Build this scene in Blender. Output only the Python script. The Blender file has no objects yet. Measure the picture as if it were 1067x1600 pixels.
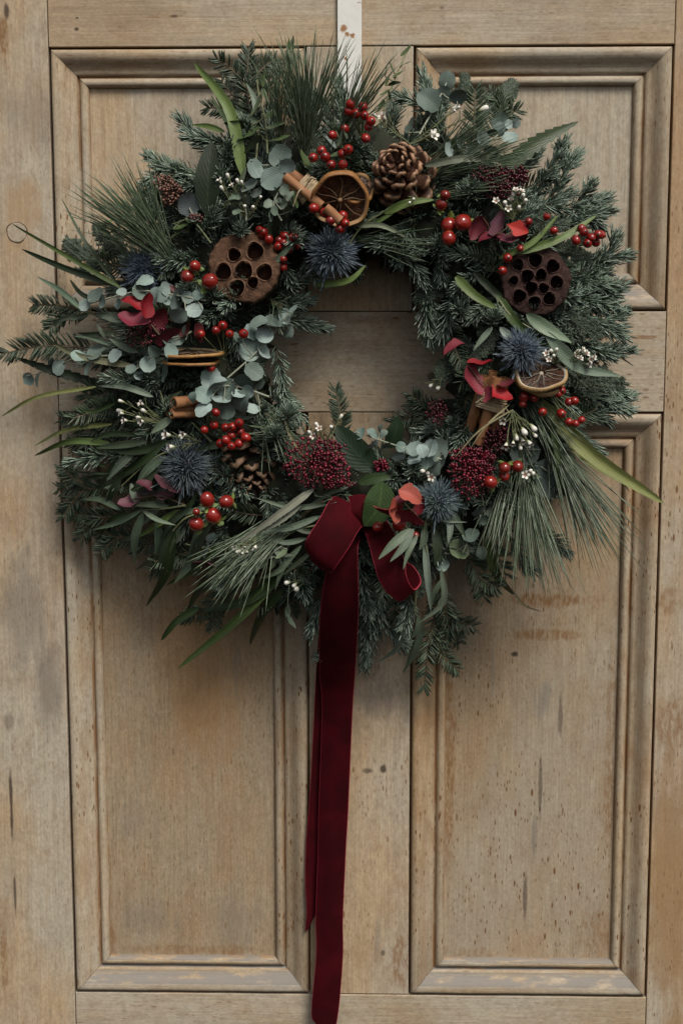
import bpy, math, random
import numpy as np
from mathutils import Vector, Matrix

random.seed(11)
rng = np.random.default_rng(11)
scene = bpy.context.scene
COL = scene.collection

# ------------------------------------------------------------------ camera
CAM = Vector((0.0137, -1.4361, 0.9689))
PITCH, YAW, ROLL = 0.1369, 0.02246, 0.0012
_c, _s = math.cos, math.sin
Rx = np.array([[1, 0, 0], [0, _c(PITCH), _s(PITCH)], [0, -_s(PITCH), _c(PITCH)]])
Rz = np.array([[_c(YAW), -_s(YAW), 0], [_s(YAW), _c(YAW), 0], [0, 0, 1]])
Ry = np.array([[_c(ROLL), 0, _s(ROLL)], [0, 1, 0], [-_s(ROLL), 0, _c(ROLL)]])
RC = Rz @ Rx @ Ry
FPX = 50 / 36 * 1600
cam = bpy.data.cameras.new('camera')
cam.sensor_fit = 'VERTICAL'
cam.sensor_height = 36
cam.sensor_width = 24
cam.lens = 50
cam.clip_start = 0.05
cam.clip_end = 100
cam_o = bpy.data.objects.new('camera', cam)
COL.objects.link(cam_o)
cm = np.eye(4)
cm[:3, 0], cm[:3, 1], cm[:3, 2] = RC[:, 0], RC[:, 2], -RC[:, 1]
cm[:3, 3] = CAM
cam_o.matrix_world = Matrix(cm.tolist())
scene.camera = cam_o
scene.render.resolution_x, scene.render.resolution_y = 682, 1024

# ------------------------------------------------------------------ sky, sun, exposure
SUN_EL, SUN_AZ = 52, 30          # azimuth: degrees right of straight out from the door
world = bpy.data.worlds.new('World')
scene.world = world
world.use_nodes = True
wn = world.node_tree
wn.nodes.clear()
sky = wn.nodes.new('ShaderNodeTexSky')
sky.sky_type = 'NISHITA'
sky.sun_disc = False
sky.sun_elevation = math.radians(SUN_EL)
sky.sun_rotation = math.radians(180 - SUN_AZ)
sky.air_density = 1.0
sky.dust_density = 4.0
sky.ozone_density = 1.0
hsv = wn.nodes.new('ShaderNodeHueSaturation')
hsv.inputs['Saturation'].default_value = 0.2
bgn = wn.nodes.new('ShaderNodeBackground')
bgn.inputs['Strength'].default_value = 0.05
wout = wn.nodes.new('ShaderNodeOutputWorld')
wn.links.new(sky.outputs[0], hsv.inputs['Color'])
wn.links.new(hsv.outputs[0], bgn.inputs[0])
wn.links.new(bgn.outputs[0], wout.inputs[0])
sl = bpy.data.lights.new('sun', 'SUN')
sl.energy = 1.5
sl.angle = math.radians(22)
sl.color = (1.0, 0.93, 0.83)
so = bpy.data.objects.new('sun', sl)
COL.objects.link(so)
_el, _az = math.radians(SUN_EL), math.radians(SUN_AZ)
_sd = Vector((math.sin(_az) * math.cos(_el), -math.cos(_az) * math.cos(_el), math.sin(_el)))
so.rotation_euler = (-_sd).to_track_quat('-Z', 'Y').to_euler()
so.location = _sd * 4
vs = scene.view_settings
vs.view_transform = 'Standard'
vs.look = 'None'
vs.gamma = 1
vs.exposure = 0.95
vs.use_curve_mapping = False

# ------------------------------------------------------------------ geometry helpers
def P(px, py, h=0.0):
    """photo pixel -> point of its ray on the plane h metres in front of the door"""
    d = RC @ np.array([(px - 533.5) / FPX, 1, -(py - 800) / FPX])
    t = (-h - CAM[1]) / d[1]
    return np.array(CAM) + t * d

PX = 0.00060                      # metres for a photo pixel, about, near the wreath

class MB:
    """collects triangles and quads; build() links them as one mesh object"""
    def __init__(self):
        self.v, self.f, self.m, self.c, self.n = [], [], [], [], 0
    def add(self, verts, faces, mat=0, col=None):
        verts = np.asarray(verts, float).reshape(-1, 3)
        faces = np.asarray(faces, int)
        if col is None:
            col = np.zeros((len(verts), 4)); col[:, 3] = 1
        self.v.append(verts); self.c.append(np.asarray(col, float))
        self.f.append(faces + self.n)
        self.m.append(np.full(len(faces), mat))
        self.n += len(verts)
    def mesh(self, name, mats, smooth=True, origin=None):
        v = np.vstack(self.v)
        if origin is not None: v = v - np.asarray(origin)
        me = bpy.data.meshes.new(name)
        me.vertices.add(len(v)); me.vertices.foreach_set('co', v.ravel())
        loops = np.concatenate([f.ravel() for f in self.f])
        tot = np.concatenate([np.full(len(f), f.shape[1]) for f in self.f])
        start = np.concatenate([[0], np.cumsum(tot)[:-1]])
        me.loops.add(len(loops)); me.loops.foreach_set('vertex_index', loops)
        me.polygons.add(len(tot))
        me.polygons.foreach_set('loop_start', start)
        me.polygons.foreach_set('loop_total', tot)
        me.polygons.foreach_set('material_index', np.concatenate(self.m))
        me.polygons.foreach_set('use_smooth', np.full(len(tot), smooth))
        a = me.attributes.new('info', 'FLOAT_COLOR', 'POINT')
        a.data.foreach_set('color', np.vstack(self.c).ravel())
        for m in mats: me.materials.append(m)
        me.update(calc_edges=True)
        me.validate()
        return me

WORLD = {}
def link(name, me, M, parent=None, label=None, category=None, kind=None, group=None, color=None):
    o = bpy.data.objects.new(name, me)
    COL.objects.link(o)
    WORLD[o] = M
    if parent is not None:
        o.parent = parent
        o.matrix_basis = WORLD[parent].inverted() @ M
    else:
        o.matrix_basis = M
    for k, val in (('label', label), ('category', category), ('kind', kind), ('group', group)):
        if val: o[k] = val
    if color is not None: o.color = (*color, 1)
    return o

def T(p): return Matrix.Translation(Vector(tuple(p)))

def frame(pos, x, n, s=1.0):
    """matrix: local X along x, local Z along n"""
    x = Vector(tuple(x)).normalized(); n = Vector(tuple(n))
    z = (n - x * n.dot(x)).normalized()
    y = z.cross(x)
    M = Matrix(((x.x * s, y.x * s, z.x * s, pos[0]), (x.y * s, y.y * s, z.y * s, pos[1]),
                (x.z * s, y.z * s, z.z * s, pos[2]), (0, 0, 0, 1)))
    return M

def curve(pts, n):
    """Catmull-Rom through pts, n samples"""
    p = np.asarray(pts, float)
    if len(p) == 2:
        t = np.linspace(0, 1, n)[:, None]; return p[0] * (1 - t) + p[1] * t
    q = np.vstack([2 * p[0] - p[1], p, 2 * p[-1] - p[-2]])
    u = np.linspace(0, len(p) - 1 - 1e-9, n)
    i = u.astype(int); t = (u - i)[:, None]
    a, b, c, d = q[i], q[i + 1], q[i + 2], q[i + 3]
    return 0.5 * (2 * b + (c - a) * t + (2 * a - 5 * b + 4 * c - d) * t ** 2 + (3 * b - a - 3 * c + d) * t ** 3)

def norm(a): return a / (np.linalg.norm(a, axis=-1, keepdims=True) + 1e-12)

def perp(t):
    ref = np.where(np.abs(t[:, 1:2]) > 0.9, [[0, 0, 1.]], [[0, -1., 0]])
    a = norm(np.cross(t, ref)); b = np.cross(a, t)
    return a, b                   # a: sideways, b: towards the viewer side

def tube(mb, pts, r, sides=5, mat=0, caps=True, rand=None):
    p = np.asarray(pts, float); n = len(p)
    r = np.broadcast_to(r, (n,))
    t = norm(np.gradient(p, axis=0)); a, b = perp(t)
    ang = np.linspace(0, 2 * np.pi, sides, endpoint=False)
    v = p[:, None] + r[:, None, None] * (np.cos(ang)[None, :, None] * a[:, None] + np.sin(ang)[None, :, None] * b[:, None])
    idx = np.arange(n * sides).reshape(n, sides)
    q = np.stack([idx[:-1], np.roll(idx, -1, 1)[:-1], np.roll(idx, -1, 1)[1:], idx[1:]], -1).reshape(-1, 4)
    col = np.ones((n * sides, 4)); col[:, 0] = np.repeat(np.linspace(0, 1, n), sides)
    col[:, 1] = 0; col[:, 2] = rng.random() if rand is None else rand
    mb.add(v.reshape(-1, 3), q, mat, col)
    if caps:
        for k, ring in ((0, idx[0][::-1]), (n - 1, idx[-1])):
            vv = np.vstack([p[k], v[k]])
            ii = np.arange(sides)
            f = np.stack([np.zeros(sides, int), 1 + ii, 1 + (ii + 1) % sides], -1)
            if k == 0: f = f[:, ::-1]
            cc = np.ones((sides + 1, 4)); cc[:, 0] = k / (n - 1); cc[:, 1] = 0; cc[:, 2] = col[0, 2]
            mb.add(vv, f, mat, cc)

def needles(mb, base, direc, L, w, bend=None, mat=0, thick=0.5, tip=0.25):
    """a three-sided tapering needle for each row"""
    n = len(base); L = np.broadcast_to(L, (n,))[:, None]; w = np.broadcast_to(w, (n,))[:, None]
    d = norm(direc)
    side = norm(np.cross(d, norm(rng.normal(size=(n, 3)) * 0.5 + [0, -1, 0])))
    up = np.cross(side, d)
    if bend is None: bend = np.zeros((n, 3))
    m1 = base + d * L * 0.45 + bend * L * 0.25
    e = base + d * L + bend * L
    tri = lambda c, k: np.stack([c + side * w * k, c - side * w * k, c + up * w * k * thick * 2], 1)
    m2 = base + d * L * 0.85 + bend * L * 0.75
    v = np.concatenate([tri(base, .55), tri(m1, 1.0), tri(m2, .7), (e)[:, None]], 1)     # n,10,3
    o = (np.arange(n) * 10)[:, None]
    quads = []
    for k in (0, 3):
        for i in range(3):
            j = (i + 1) % 3
            quads.append(np.stack([o[:, 0] + k + i, o[:, 0] + k + j, o[:, 0] + k + 3 + j, o[:, 0] + k + 3 + i], -1))
    tris = [np.stack([o[:, 0] + 6 + i, o[:, 0] + 6 + (i + 1) % 3, o[:, 0] + 9], -1) for i in range(3)]
    col = np.ones((n, 10, 4))
    col[:, :, 0] = np.array([0, 0, 0, .45, .45, .45, .85, .85, .85, 1.])[None]
    col[:, :, 1] = np.array([0, 0, 1, 0, 0, 1, 0, 0, 1, 0.5])[None]
    col[:, :, 2] = rng.random(n)[:, None]
    col = col.reshape(-1, 4)
    vv = v.reshape(-1, 3)
    mb.add(vv, np.concatenate(quads), mat, col)
    k = len(mb.v)                                   # triangles share the same vertices
    mb.f.append(np.concatenate(tris) + mb.n - len(vv)); mb.m.append(np.full(3 * n, mat))

def blade(mb, pts, width, prof='lance', fold=0.25, n=16, twist=0.0, serr=0, mat=0, facing=None, wave=0.0):
    """a leaf sheet along a curve; 5 vertices across"""
    c = curve(pts, n); t = norm(np.gradient(c, axis=0))
    view = norm(np.array(CAM) - c) if facing is None else np.broadcast_to(norm(np.asarray(facing, float)), c.shape)
    side = norm(np.cross(t, view)); nor = np.cross(side, t)
    u = np.linspace(0, 1, n)
    tw = twist * (u - 0.3) ** 1
    cs, sn = np.cos(tw)[:, None], np.sin(tw)[:, None]
    side, nor = side * cs + nor * sn, nor * cs - side * sn
    if prof == 'lance': w = np.sin(np.pi * np.clip(u, 0, 1) ** 0.75) ** 0.8 * (1 - 0.15 * u) + 0.06
    elif prof == 'blade': w = np.clip(np.minimum(u * 5 + 0.35, 1), 0, 1) * np.sqrt(np.clip(1 - u ** 2.2, 0, 1))
    elif prof == 'ovate': w = np.sin(np.pi * u ** 0.85) ** 0.7
    elif prof == 'strip': w = np.ones(n)
    w = np.maximum(w, 0.03); w[-1] = 0.02
    if serr:
        w = w * (1 - 0.34 * ((u * serr) % 1.0) * (u > .15))
    vv = np.array([-1, -.5, 0, .5, 1])
    hw = (width / 2 * w)[:, None, None]
    rip = wave * np.sin(u * 23 + 2)[:, None, None] * (vv ** 2)[None, :, None]
    g = c[:, None] + side[:, None] * vv[None, :, None] * hw + nor[:, None] * ((np.abs(vv)[None, :, None] * fold + rip) * hw)
    idx = np.arange(n * 5).reshape(n, 5)
    q = np.stack([idx[:-1, :-1], idx[:-1, 1:], idx[1:, 1:], idx[1:, :-1]], -1).reshape(-1, 4)
    col = np.ones((n, 5, 4)); col[..., 0] = u[:, None]; col[..., 1] = vv[None]; col[..., 2] = rng.random()
    mb.add(g.reshape(-1, 3), q, mat, col.reshape(-1, 4))

def leaf_mesh(name, prof, mats, width=1.0, fold=0.1, curl=0.12, n=11, seed=0, wob=0.03):
    """unit-length leaf, base at the origin, along +X, face +Z"""
    r = np.random.default_rng(seed)
    u = np.linspace(0, 1, n); vv = np.array([-1, -.66, -.33, 0, .33, .66, 1])
    if prof == 'round': w = np.sqrt(np.clip(1 - (2 * u - 1) ** 2, 0, 1)) ** 0.92
    elif prof == 'heart': w = np.sqrt(np.clip(1 - (2 * u ** 0.8 - 1) ** 2, 0, 1)) * (1 - .25 * u)
    elif prof == 'ovate': w = np.sin(np.pi * u ** 0.8) ** 0.75 * (1 - .1 * u)
    elif prof == 'kite': w = np.minimum(u * 2.2, 1) * (1 - np.clip(u - .45, 0, 1) ** 1.3 * 1.9)
    w = np.clip(w, 0.02, None)
    w = w * (1 + wob * r.normal(size=n))
    X = u[:, None] + 0 * vv[None]
    Y = 0.5 * width * w[:, None] * vv[None]
    Z = fold * np.abs(Y) * 2 + curl * (u[:, None] - .5) ** 2 * r.choice([-1, 1, 1]) + 0.1 * Y * r.normal() * (u[:, None])
    Z = Z + wob * .6 * np.sin(u[:, None] * 9 + r.random() * 6) * vv[None] ** 2 * w[:, None]
    Z = Z - Z[0].mean()
    g = np.stack([X, Y, Z], -1)
    idx = np.arange(n * 7).reshape(n, 7)
    q = np.stack([idx[:-1, :-1], idx[1:, :-1], idx[1:, 1:], idx[:-1, 1:]], -1).reshape(-1, 4)
    col = np.ones((n, 7, 4)); col[..., 0] = u[:, None]; col[..., 1] = vv[None] * w[:, None]; col[..., 2] = r.random()
    mb = MB(); mb.add(g.reshape(-1, 3), q, 0, col.reshape(-1, 4))
    return mb.mesh(name, mats)

def lathe(mb, prof, sides=16, mat=0, wob=None):
    """profile (r, z) about Z"""
    p = np.asarray(prof, float); n = len(p)
    a = np.linspace(0, 2 * np.pi, sides, endpoint=False)
    v = np.stack([p[:, 0:1] * np.cos(a), p[:, 0:1] * np.sin(a), np.repeat(p[:, 1:2], sides, 1)], -1)
    if wob is not None: v = wob(v)
    idx = np.arange(n * sides).reshape(n, sides); r = np.roll(idx, -1, 1)
    q = np.stack([idx[:-1], r[:-1], r[1:], idx[1:]], -1).reshape(-1, 4)
    col = np.ones((n, sides, 4)); col[..., 0] = np.linspace(0, 1, n)[:, None]; col[..., 1] = 0; col[..., 2] = rng.random()
    mb.add(v.reshape(-1, 3), q, mat, col.reshape(-1, 4))

# ------------------------------------------------------------------ material helpers
class NT:
    def __init__(self, name):
        self.m = bpy.data.materials.new(name); self.m.use_nodes = True
        self.t = self.m.node_tree; self.b = self.t.nodes['Principled BSDF']
        self.out = self.t.nodes['Material Output']
    def n(self, typ, **kw):
        nd = self.t.nodes.new('ShaderNode' + typ)
        for k, v in kw.items(): setattr(nd, k, v)
        return nd
    def set(self, sock, v):
        if isinstance(v, bpy.types.NodeSocket): self.t.links.new(v, sock)
        elif isinstance(v, (tuple, list)) and len(v) == 3 and sock.type == 'RGBA': sock.default_value = (*v, 1)
        else: sock.default_value = v
    def math(self, op, a, b=0.0, c=0.0, clamp=False):
        nd = self.n('Math', operation=op, use_clamp=clamp)
        self.set(nd.inputs[0], a); self.set(nd.inputs[1], b)
        if len(nd.inputs) > 2: self.set(nd.inputs[2], c)
        return nd.outputs[0]
    def vmath(self, op, a, b=(0, 0, 0)):
        nd = self.n('VectorMath', operation=op)
        self.set(nd.inputs[0], a); self.set(nd.inputs[1], b)
        return nd.outputs[1] if op in ('LENGTH', 'DOT_PRODUCT') else nd.outputs[0]
    def mix(self, f, a, b, mode='MIX'):
        nd = self.n('Mix', data_type='RGBA', blend_type=mode)
        self.set(nd.inputs[0], f); self.set(nd.inputs[6], a); self.set(nd.inputs[7], b)
        return nd.outputs[2]
    def noise(self, co, scale, detail=3, rough=0.55, dist=0.0):
        nd = self.n('TexNoise'); nd.inputs['Scale'].default_value = scale
        nd.inputs['Detail'].default_value = detail; nd.inputs['Roughness'].default_value = rough
        nd.inputs['Distortion'].default_value = dist
        if co is not None: self.set(nd.inputs['Vector'], co)
        return nd.outputs['Fac']
    def step(self, v, lo, hi, a=0.0, b=1.0):
        nd = self.n('MapRange'); nd.interpolation_type = 'SMOOTHSTEP'
        self.set(nd.inputs['Value'], v)
        for k, x in (('From Min', lo), ('From Max', hi), ('To Min', a), ('To Max', b)): self.set(nd.inputs[k], x)
        return nd.outputs[0]
    def obj(self): return self.n('TexCoord').outputs['Object']
    def geo(self, k='Position'): return self.n('NewGeometry').outputs[k]
    def attr(self):
        a = self.n('Attribute', attribute_name='info')
        s = self.n('SeparateColor'); self.t.links.new(a.outputs['Color'], s.inputs[0])
        return s.outputs[0], s.outputs[1], s.outputs[2]
    def oinfo(self, k): return self.n('ObjectInfo').outputs[k]
    def bump(self, h, strength=0.3, dist=0.001):
        nd = self.n('Bump'); nd.inputs['Strength'].default_value = strength; nd.inputs['Distance'].default_value = dist
        self.set(nd.inputs['Height'], h); self.t.links.new(nd.outputs[0], self.b.inputs['Normal'])
    def done(self, color=None, rough=0.6, **kw):
        if color is not None: self.set(self.b.inputs['Base Color'], color)
        self.set(self.b.inputs['Roughness'], rough)
        for k, v in kw.items(): self.set(self.b.inputs[k.replace('_', ' ')], v)
        return self.m

# ------------------------------------------------------------------ door
BRN, DRK, GRY, SMG = (0.20, 0.095, 0.030), (0.06, 0.04, 0.028), (0.18, 0.165, 0.14), (0.17, 0.15, 0.125)
def wood(name, axis, seed, tan=(0.43, 0.318, 0.20), grey=(0.415, 0.36, 0.28), brown=(0.27, 0.145, 0.058),
         specks=0.5, stain=0.5, spots=(), dust=0.0, streak=0.5, residue=0.0):
    k = NT(name)
    co0 = k.obj()
    co = k.vmath('ADD', co0, (seed * 1.37, seed * .61, seed * 2.11))
    st = lambda s: k.vmath('MULTIPLY', co, (1, 1, s) if axis == 'z' else (s, 1, 1))
    fine = k.noise(st(.03), 520, 4, .6)
    fine2 = k.noise(st(.06), 210, 3, .6)
    mid = k.noise(st(.05), 42, 4, .6, .4)
    ring = k.noise(st(.09), 95, 2, .5, .8)
    blotch = k.noise(st(.45), 8, 5, .6)
    blotch2 = k.noise(st(.6), 19, 4, .6)
    c = k.mix(k.step(blotch, .38, .6), tan, grey)
    c = k.mix(k.step(blotch2, .46, .74, 0, .6 * stain), c, brown)
    big = k.noise(st(.5), 4.5, 4, .6, .6)
    c = k.mix(k.step(big, .52, .70, 0, .5), c, (0.215, 0.17, 0.12))
    c = k.mix(k.step(big, .28, .44, .45, 0), c, (0.36, 0.21, 0.10))
    wear = k.step(mid, .55, .85, 0, .38 * streak)
    c = k.mix(wear, c, (0.17, 0.145, 0.115))
    c = k.mix(k.step(mid, .25, .45, .15, 0), c, (0.5, 0.43, 0.33))
    mott = k.noise(st(.5), 150, 5, .7)
    c = k.mix(k.step(mott, .45, .75, 0, .4), c, (0.22, 0.145, 0.08))
    c = k.mix(k.step(mott, .25, .48, .25, 0), c, (0.52, 0.45, 0.35))
    c = k.mix(k.step(ring, .52, .8, 0, .2), c, (0.27, 0.17, 0.085))
    micro = k.noise(st(.55), 430, 3, .7)
    gm = k.math('ADD', k.math('MULTIPLY', fine, .6), k.math('ADD', k.math('MULTIPLY', fine2, .28), k.math('ADD', k.math('MULTIPLY', micro, .8), .16)))
    g = k.n('CombineColor'); [k.set(g.inputs[i], gm) for i in range(3)]
    c = k.mix(1.0, c, g.outputs[0], 'MULTIPLY')
    # short dark pores, scattered in patches
    for sc, thr, fr, dens in ((310, .27, .5, .7), (200, .24, .62, .85), (115, .18, .72, .9)):
        vo = k.n('TexVoronoi', feature='F1'); vo.inputs['Scale'].default_value = sc
        k.set(vo.inputs['Vector'], st(.3))
        sep = k.n('SeparateColor'); k.set(sep.inputs[0], vo.outputs['Color'])
        patch = k.noise(co, 9, 3)
        m = k.math('MULTIPLY', k.step(vo.outputs['Distance'], thr * .55, thr, 1, 0), k.math('GREATER_THAN', sep.outputs[0], fr))
        m = k.math('MULTIPLY', m, k.step(patch, .38, .6, .25, 1.1))
        c = k.mix(k.math('MULTIPLY', m, dens * specks), c, (0.14, 0.062, 0.022))
    # thin dark cracks along the grain
    cr = k.noise(st(.012), 130, 2, .5)
    crm = k.math('MULTIPLY', k.step(cr, .70, .74), k.step(k.noise(co, 6, 2), .5, .62))
    c = k.mix(k.math('MULTIPLY', crm, .7 * streak), c, (0.06, 0.045, 0.035))
    fl_ = k.noise(st(.35), 260, 3, .6); gr_ = k.noise(st(.06), 150, 3, .6)
    for (x, z, rx, rz, colr, amt) in spots:
        d = k.vmath('MULTIPLY', k.vmath('SUBTRACT', co0, (x, 0, z)), (1 / rx, 0, 1 / rz))
        ln = k.math('ADD', k.vmath('LENGTH', d), k.math('ADD', k.math('MULTIPLY', k.math('SUBTRACT', k.noise(st(.3), 110, 4), .5), 1.3), k.math('MULTIPLY', k.math('SUBTRACT', k.noise(st(.4), 28, 3), .5), 1.4)))
        m_ = k.step(ln, .1, 1.25, amt * .8, 0) if colr is SMG else k.step(ln, .45, 1.1, amt, 0)
        if colr is BRN: m_ = k.math('MULTIPLY', m_, k.step(fl_, .40, .60, .25, 1))
        elif colr is GRY: m_ = k.math('MULTIPLY', m_, k.step(gr_, .42, .64, .0, .75))
        c = k.mix(m_, c, colr)
    if residue:
        ru = k.attr()[0]
        c = k.mix(k.math('MULTIPLY', ru, k.step(k.noise(st(.3), 75, 4, .65), .38, .58, .12, residue)), c, (0.23, 0.115, 0.042))
    if dust:
        nz = k.n('SeparateXYZ'); k.set(nz.inputs[0], k.geo('True Normal'))
        dm = k.math('MULTIPLY', k.step(nz.outputs[2], .15, .5), k.step(k.noise(k.vmath('MULTIPLY', co0, (.3, 1, 1)), 110, 4), .32, .5))
        c = k.mix(k.math('MULTIPLY', dm, dust), c, (0.20, 0.188, 0.172))
    hgt = k.math('SUBTRACT', k.math('ADD', fine, k.math('MULTIPLY', mid, .7)), k.math('MULTIPLY', crm, 1.5))
    k.bump(hgt, .35, .0006)
    return k.done(c, k.step(blotch, .3, .7, .62, .8), Specular_IOR_Level=.3)

def box(mb, x0, x1, y0, y1, z0, z1, bev=0.0008, wav=0.0):
    """board with a bevelled front edge; front face at y0"""
    b = bev
    ring = lambda i, y: [[x0 + i, y, z0 + i], [x1 - i, y, z0 + i], [x1 - i, y, z1 - i], [x0 + i, y, z1 - i]]
    v = np.array(ring(0, y1) + ring(0, y0 + b) + ring(b * .35, y0 + b * .3) + ring(b, y0))
    f = [[3, 2, 1, 0]]
    for k in range(3):
        for i in range(4):
            j = (i + 1) % 4
            f.append([4 * k + i, 4 * k + j, 4 * k + 4 + j, 4 * k + 4 + i])
    f.append([12, 13, 14, 15])
    mb.add(v, f)

def S(px, py, rpx, rpy, c, a, h=0.0):
    q = P(px, py, h); return (q[0], q[2], rpx * .00064, rpy * .00064, c, a)

XO, XM, ZT, ZA, ZB, ZC, ZTOP = .305, .0525, 1.230, .9735, .8728, .250, 1.37
door = link('door', None, T((0, 0, 0)), label='weathered stripped pine door with four recessed panels behind the wreath', category='door')
DL = {}
def dpart(name, mb, mat, label=None, smooth=False):
    return link(name, mb.mesh(name, [mat], smooth), T((0, 0, 0)), door, label=label)

GAP = .0004
m_stile_l = wood('wood_stile_left', 'z', 1, specks=.35, spots=[S(27, 363, 15, 15, (.30, .22, .14), .7), S(30, 330, 40, 60, (.36, .22, .1), .5),
      S(10, 18, 5, 14, DRK, .9), S(6, 55, 9, 45, BRN, .8), S(60, 180, 40, 60, SMG, .4), S(15, 170, 18, 40, SMG, .4), S(18, 1250, 3.5, 75, DRK, .9), S(24, 1400, 3, 45, DRK, .8), S(80, 1070, 30, 95, SMG, .8), S(15, 1130, 12, 20, DRK, .4),
      S(35, 960, 45, 110, (.15, .125, .10), .5), S(8, 1500, 7, 80, BRN, .6)])
m_stile_r = wood('wood_stile_right', 'z', 2, specks=.9, stain=.8, tan=(.40, .285, .17), spots=[S(1045, 940, 40, 25, BRN, .55), S(1050, 1130, 40, 60, BRN, .6), S(1045, 1400, 40, 260, (.26, .15, .065), .6)])
m_rail_t = wood('wood_rail_top', 'x', 3, specks=.3, spots=[S(120, 45, 4, 3, DRK, .9), S(121, 28, 3, 2, DRK, .9), S(272, 25, 5, 2, DRK, .8), S(690, 12, 5, 4, DRK, .5), S(250, 26, 26, 3, BRN, .4)])
m_rail_m = wood('wood_rail_mid', 'x', 4, specks=.75, tan=(.40, .30, .19), spots=[S(675, 588, 11, 12, DRK, .75), S(600, 500, 120, 10, BRN, .3), S(985, 527, 60, 3, BRN, .7)])
m_rail_b = wood('wood_rail_bottom', 'x', 5, specks=.5, tan=(.37, .29, .19), spots=[S(195, 1585, 5, 14, GRY, .7)])
m_mull_t = wood('wood_mullion_top', 'z', 6, specks=.3)
m_mull_b = wood('wood_mullion_bottom', 'z', 7, specks=.8, stain=.8, spots=[S(598, 1202, 7, 8, DRK, .9), S(575, 1205, 9, 5, DRK, .7), S(585, 1095, 28, 34, (.17, .14, .11), .6), S(565, 1150, 16, 40, GRY, .5), S(625, 1500, 16, 50, BRN, .7), S(590, 1480, 5, 60, GRY, .5), S(598, 1490, 4, 6, DRK, .7)])
m_pan_tl = wood('wood_panel_top_left', 'z', 8, specks=.12, streak=.25)
m_pan_tr = wood('wood_panel_top_right', 'z', 9, specks=.12, streak=.2, tan=(.42, .335, .23))
m_pan_bl = wood('wood_panel_bottom_left', 'z', 10, specks=.5, tan=(.33, .225, .125), grey=(.31, .245, .165), stain=.5, spots=[S(225, 1440, 55, 38, SMG, .5), S(370, 1440, 45, 60, SMG, .45), S(200, 1290, 40, 40, SMG, .3), S(330, 1100, 80, 120, (.33, .19, .085), .4), S(170, 1480, 16, 60, BRN, .6), S(295, 1492, 130, 9, BRN, .5), S(370, 1060, 14, 60, GRY, .45), S(165, 1400, 8, 120, BRN, .5)])  # browner wood; dimmer light low on the door also put into the tone
m_pan_br = wood('wood_panel_bottom_right', 'z', 11, specks=1.0, tan=(.36, .26, .155), grey=(.345, .29, .215), stain=.55, spots=[  # browner too, and darkened in colour for the weaker light down here
      S(860, 937, 110, 14, BRN, .85, -.014), S(855, 992, 85, 10, BRN, .7, -.014), S(803, 1022, 8, 6, DRK, 1, -.014), S(700, 1200, 14, 230, BRN, .7, -.014), S(955, 1150, 14, 200, BRN, .55, -.014),
      S(850, 1090, 26, 36, GRY, .75, -.014), S(875, 1110, 4, 50, DRK, .6, -.014), S(843, 1230, 4, 70, DRK, .65, -.014), S(770, 1050, 4, 60, GRY, .7, -.014), S(820, 1400, 4, 45, DRK, .6, -.014), S(930, 1460, 40, 60, BRN, .45, -.014), S(740, 1490, 60, 18, BRN, .5, -.014), S(835, 1305, 5, 50, GRY, .8, -.014)])
m_mould_v = wood('wood_moulding_upright', 'z', 12, residue=.85, specks=1.0, stain=.8, tan=(.43, .335, .22), grey=(.41, .36, .28))
m_mould_v2 = wood('wood_moulding_upright_brown', 'z', 13, residue=.9, specks=1.2, stain=1.0, tan=(.41, .30, .18), grey=(.39, .325, .235))
m_mould_h = wood('wood_moulding_level', 'x', 14, residue=.8, specks=.4, stain=.8, tan=(.42, .315, .2), dust=.0)
m_mould_d = wood('wood_moulding_dusty', 'x', 15, residue=.8, specks=.4, stain=.8, tan=(.40, .31, .2), dust=.85)
kk = NT('gap_shade'); m_gap_shade = kk.done((.035, .022, .013), .9)  # near-black colour stands in for shade deep in the gaps
kk = NT('knot_crack'); m_crack = kk.done((.07, .04, .022), .9)

def board(name, x0, x1, z0, z1, mat, y0=0.0, label=None):
    mb = MB(); box(mb, x0 + GAP, x1 - GAP, y0, y0 + .020, z0 + GAP, z1 - GAP); return dpart(name, mb, mat, label)
SW = .112
board('stile', -XO - SW, -XO, 0, ZTOP, m_stile_l, label='grey-tan stile with a round knot plug')
board('stile', XO, XO + SW, 0, ZTOP, m_stile_r, y0=.0008, label='browner speckled stile')
board('rail', -XO, XO, ZT, ZTOP, m_rail_t, y0=.0003)
board('rail', -XO, XO, ZB, ZA, m_rail_m, y0=.0004)
board('rail', -XO, XO, 0, ZC, m_rail_b, y0=.0002)
board('mullion', -XM, XM, ZA, ZT, m_mull_t, y0=.0010)
board('mullion', -XM, XM, ZC, ZB, m_mull_b, y0=.0012)
mb = MB(); box(mb, -XO - SW + .001, XO + SW - .001, .0245, .036, .001, ZTOP - .001); dpart('gap_light_block', mb, m_gap_shade)  # unseen sheet added to block the sky and keep joint gaps dark

# plug of a knot in the left stile, sitting in a narrow ring-shaped crack
mb = MB(); c = P(27, 363); rr = np.array([0, .0072, .0079, .0083])
lathe(mb, [(0.0001, .0003), (.0092, .0003), (.0096, .0001), (.0097, -.001)], 28)
link('knot_plug', mb.mesh('knot_plug', [m_stile_l], False), Matrix.Translation((c[0], -.0001, c[2])) @ Matrix.Rotation(math.pi / 2, 4, 'X'), door, label='round knot plug')
mb = MB(); a = np.linspace(0, 2 * np.pi, 40)
rad = .0100 + .0004 * np.sin(a * 3) + .0003 * np.sin(a * 5 + 1)
pp = np.stack([c[0] + rad * np.cos(a), np.full(40, .00042), c[2] + rad * np.sin(a)], -1)
tube(mb, pp, .00075, 6, caps=False)
link('knot_ring', mb.mesh('knot_ring', [m_crack]), T((0, 0, 0)), door)

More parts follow.
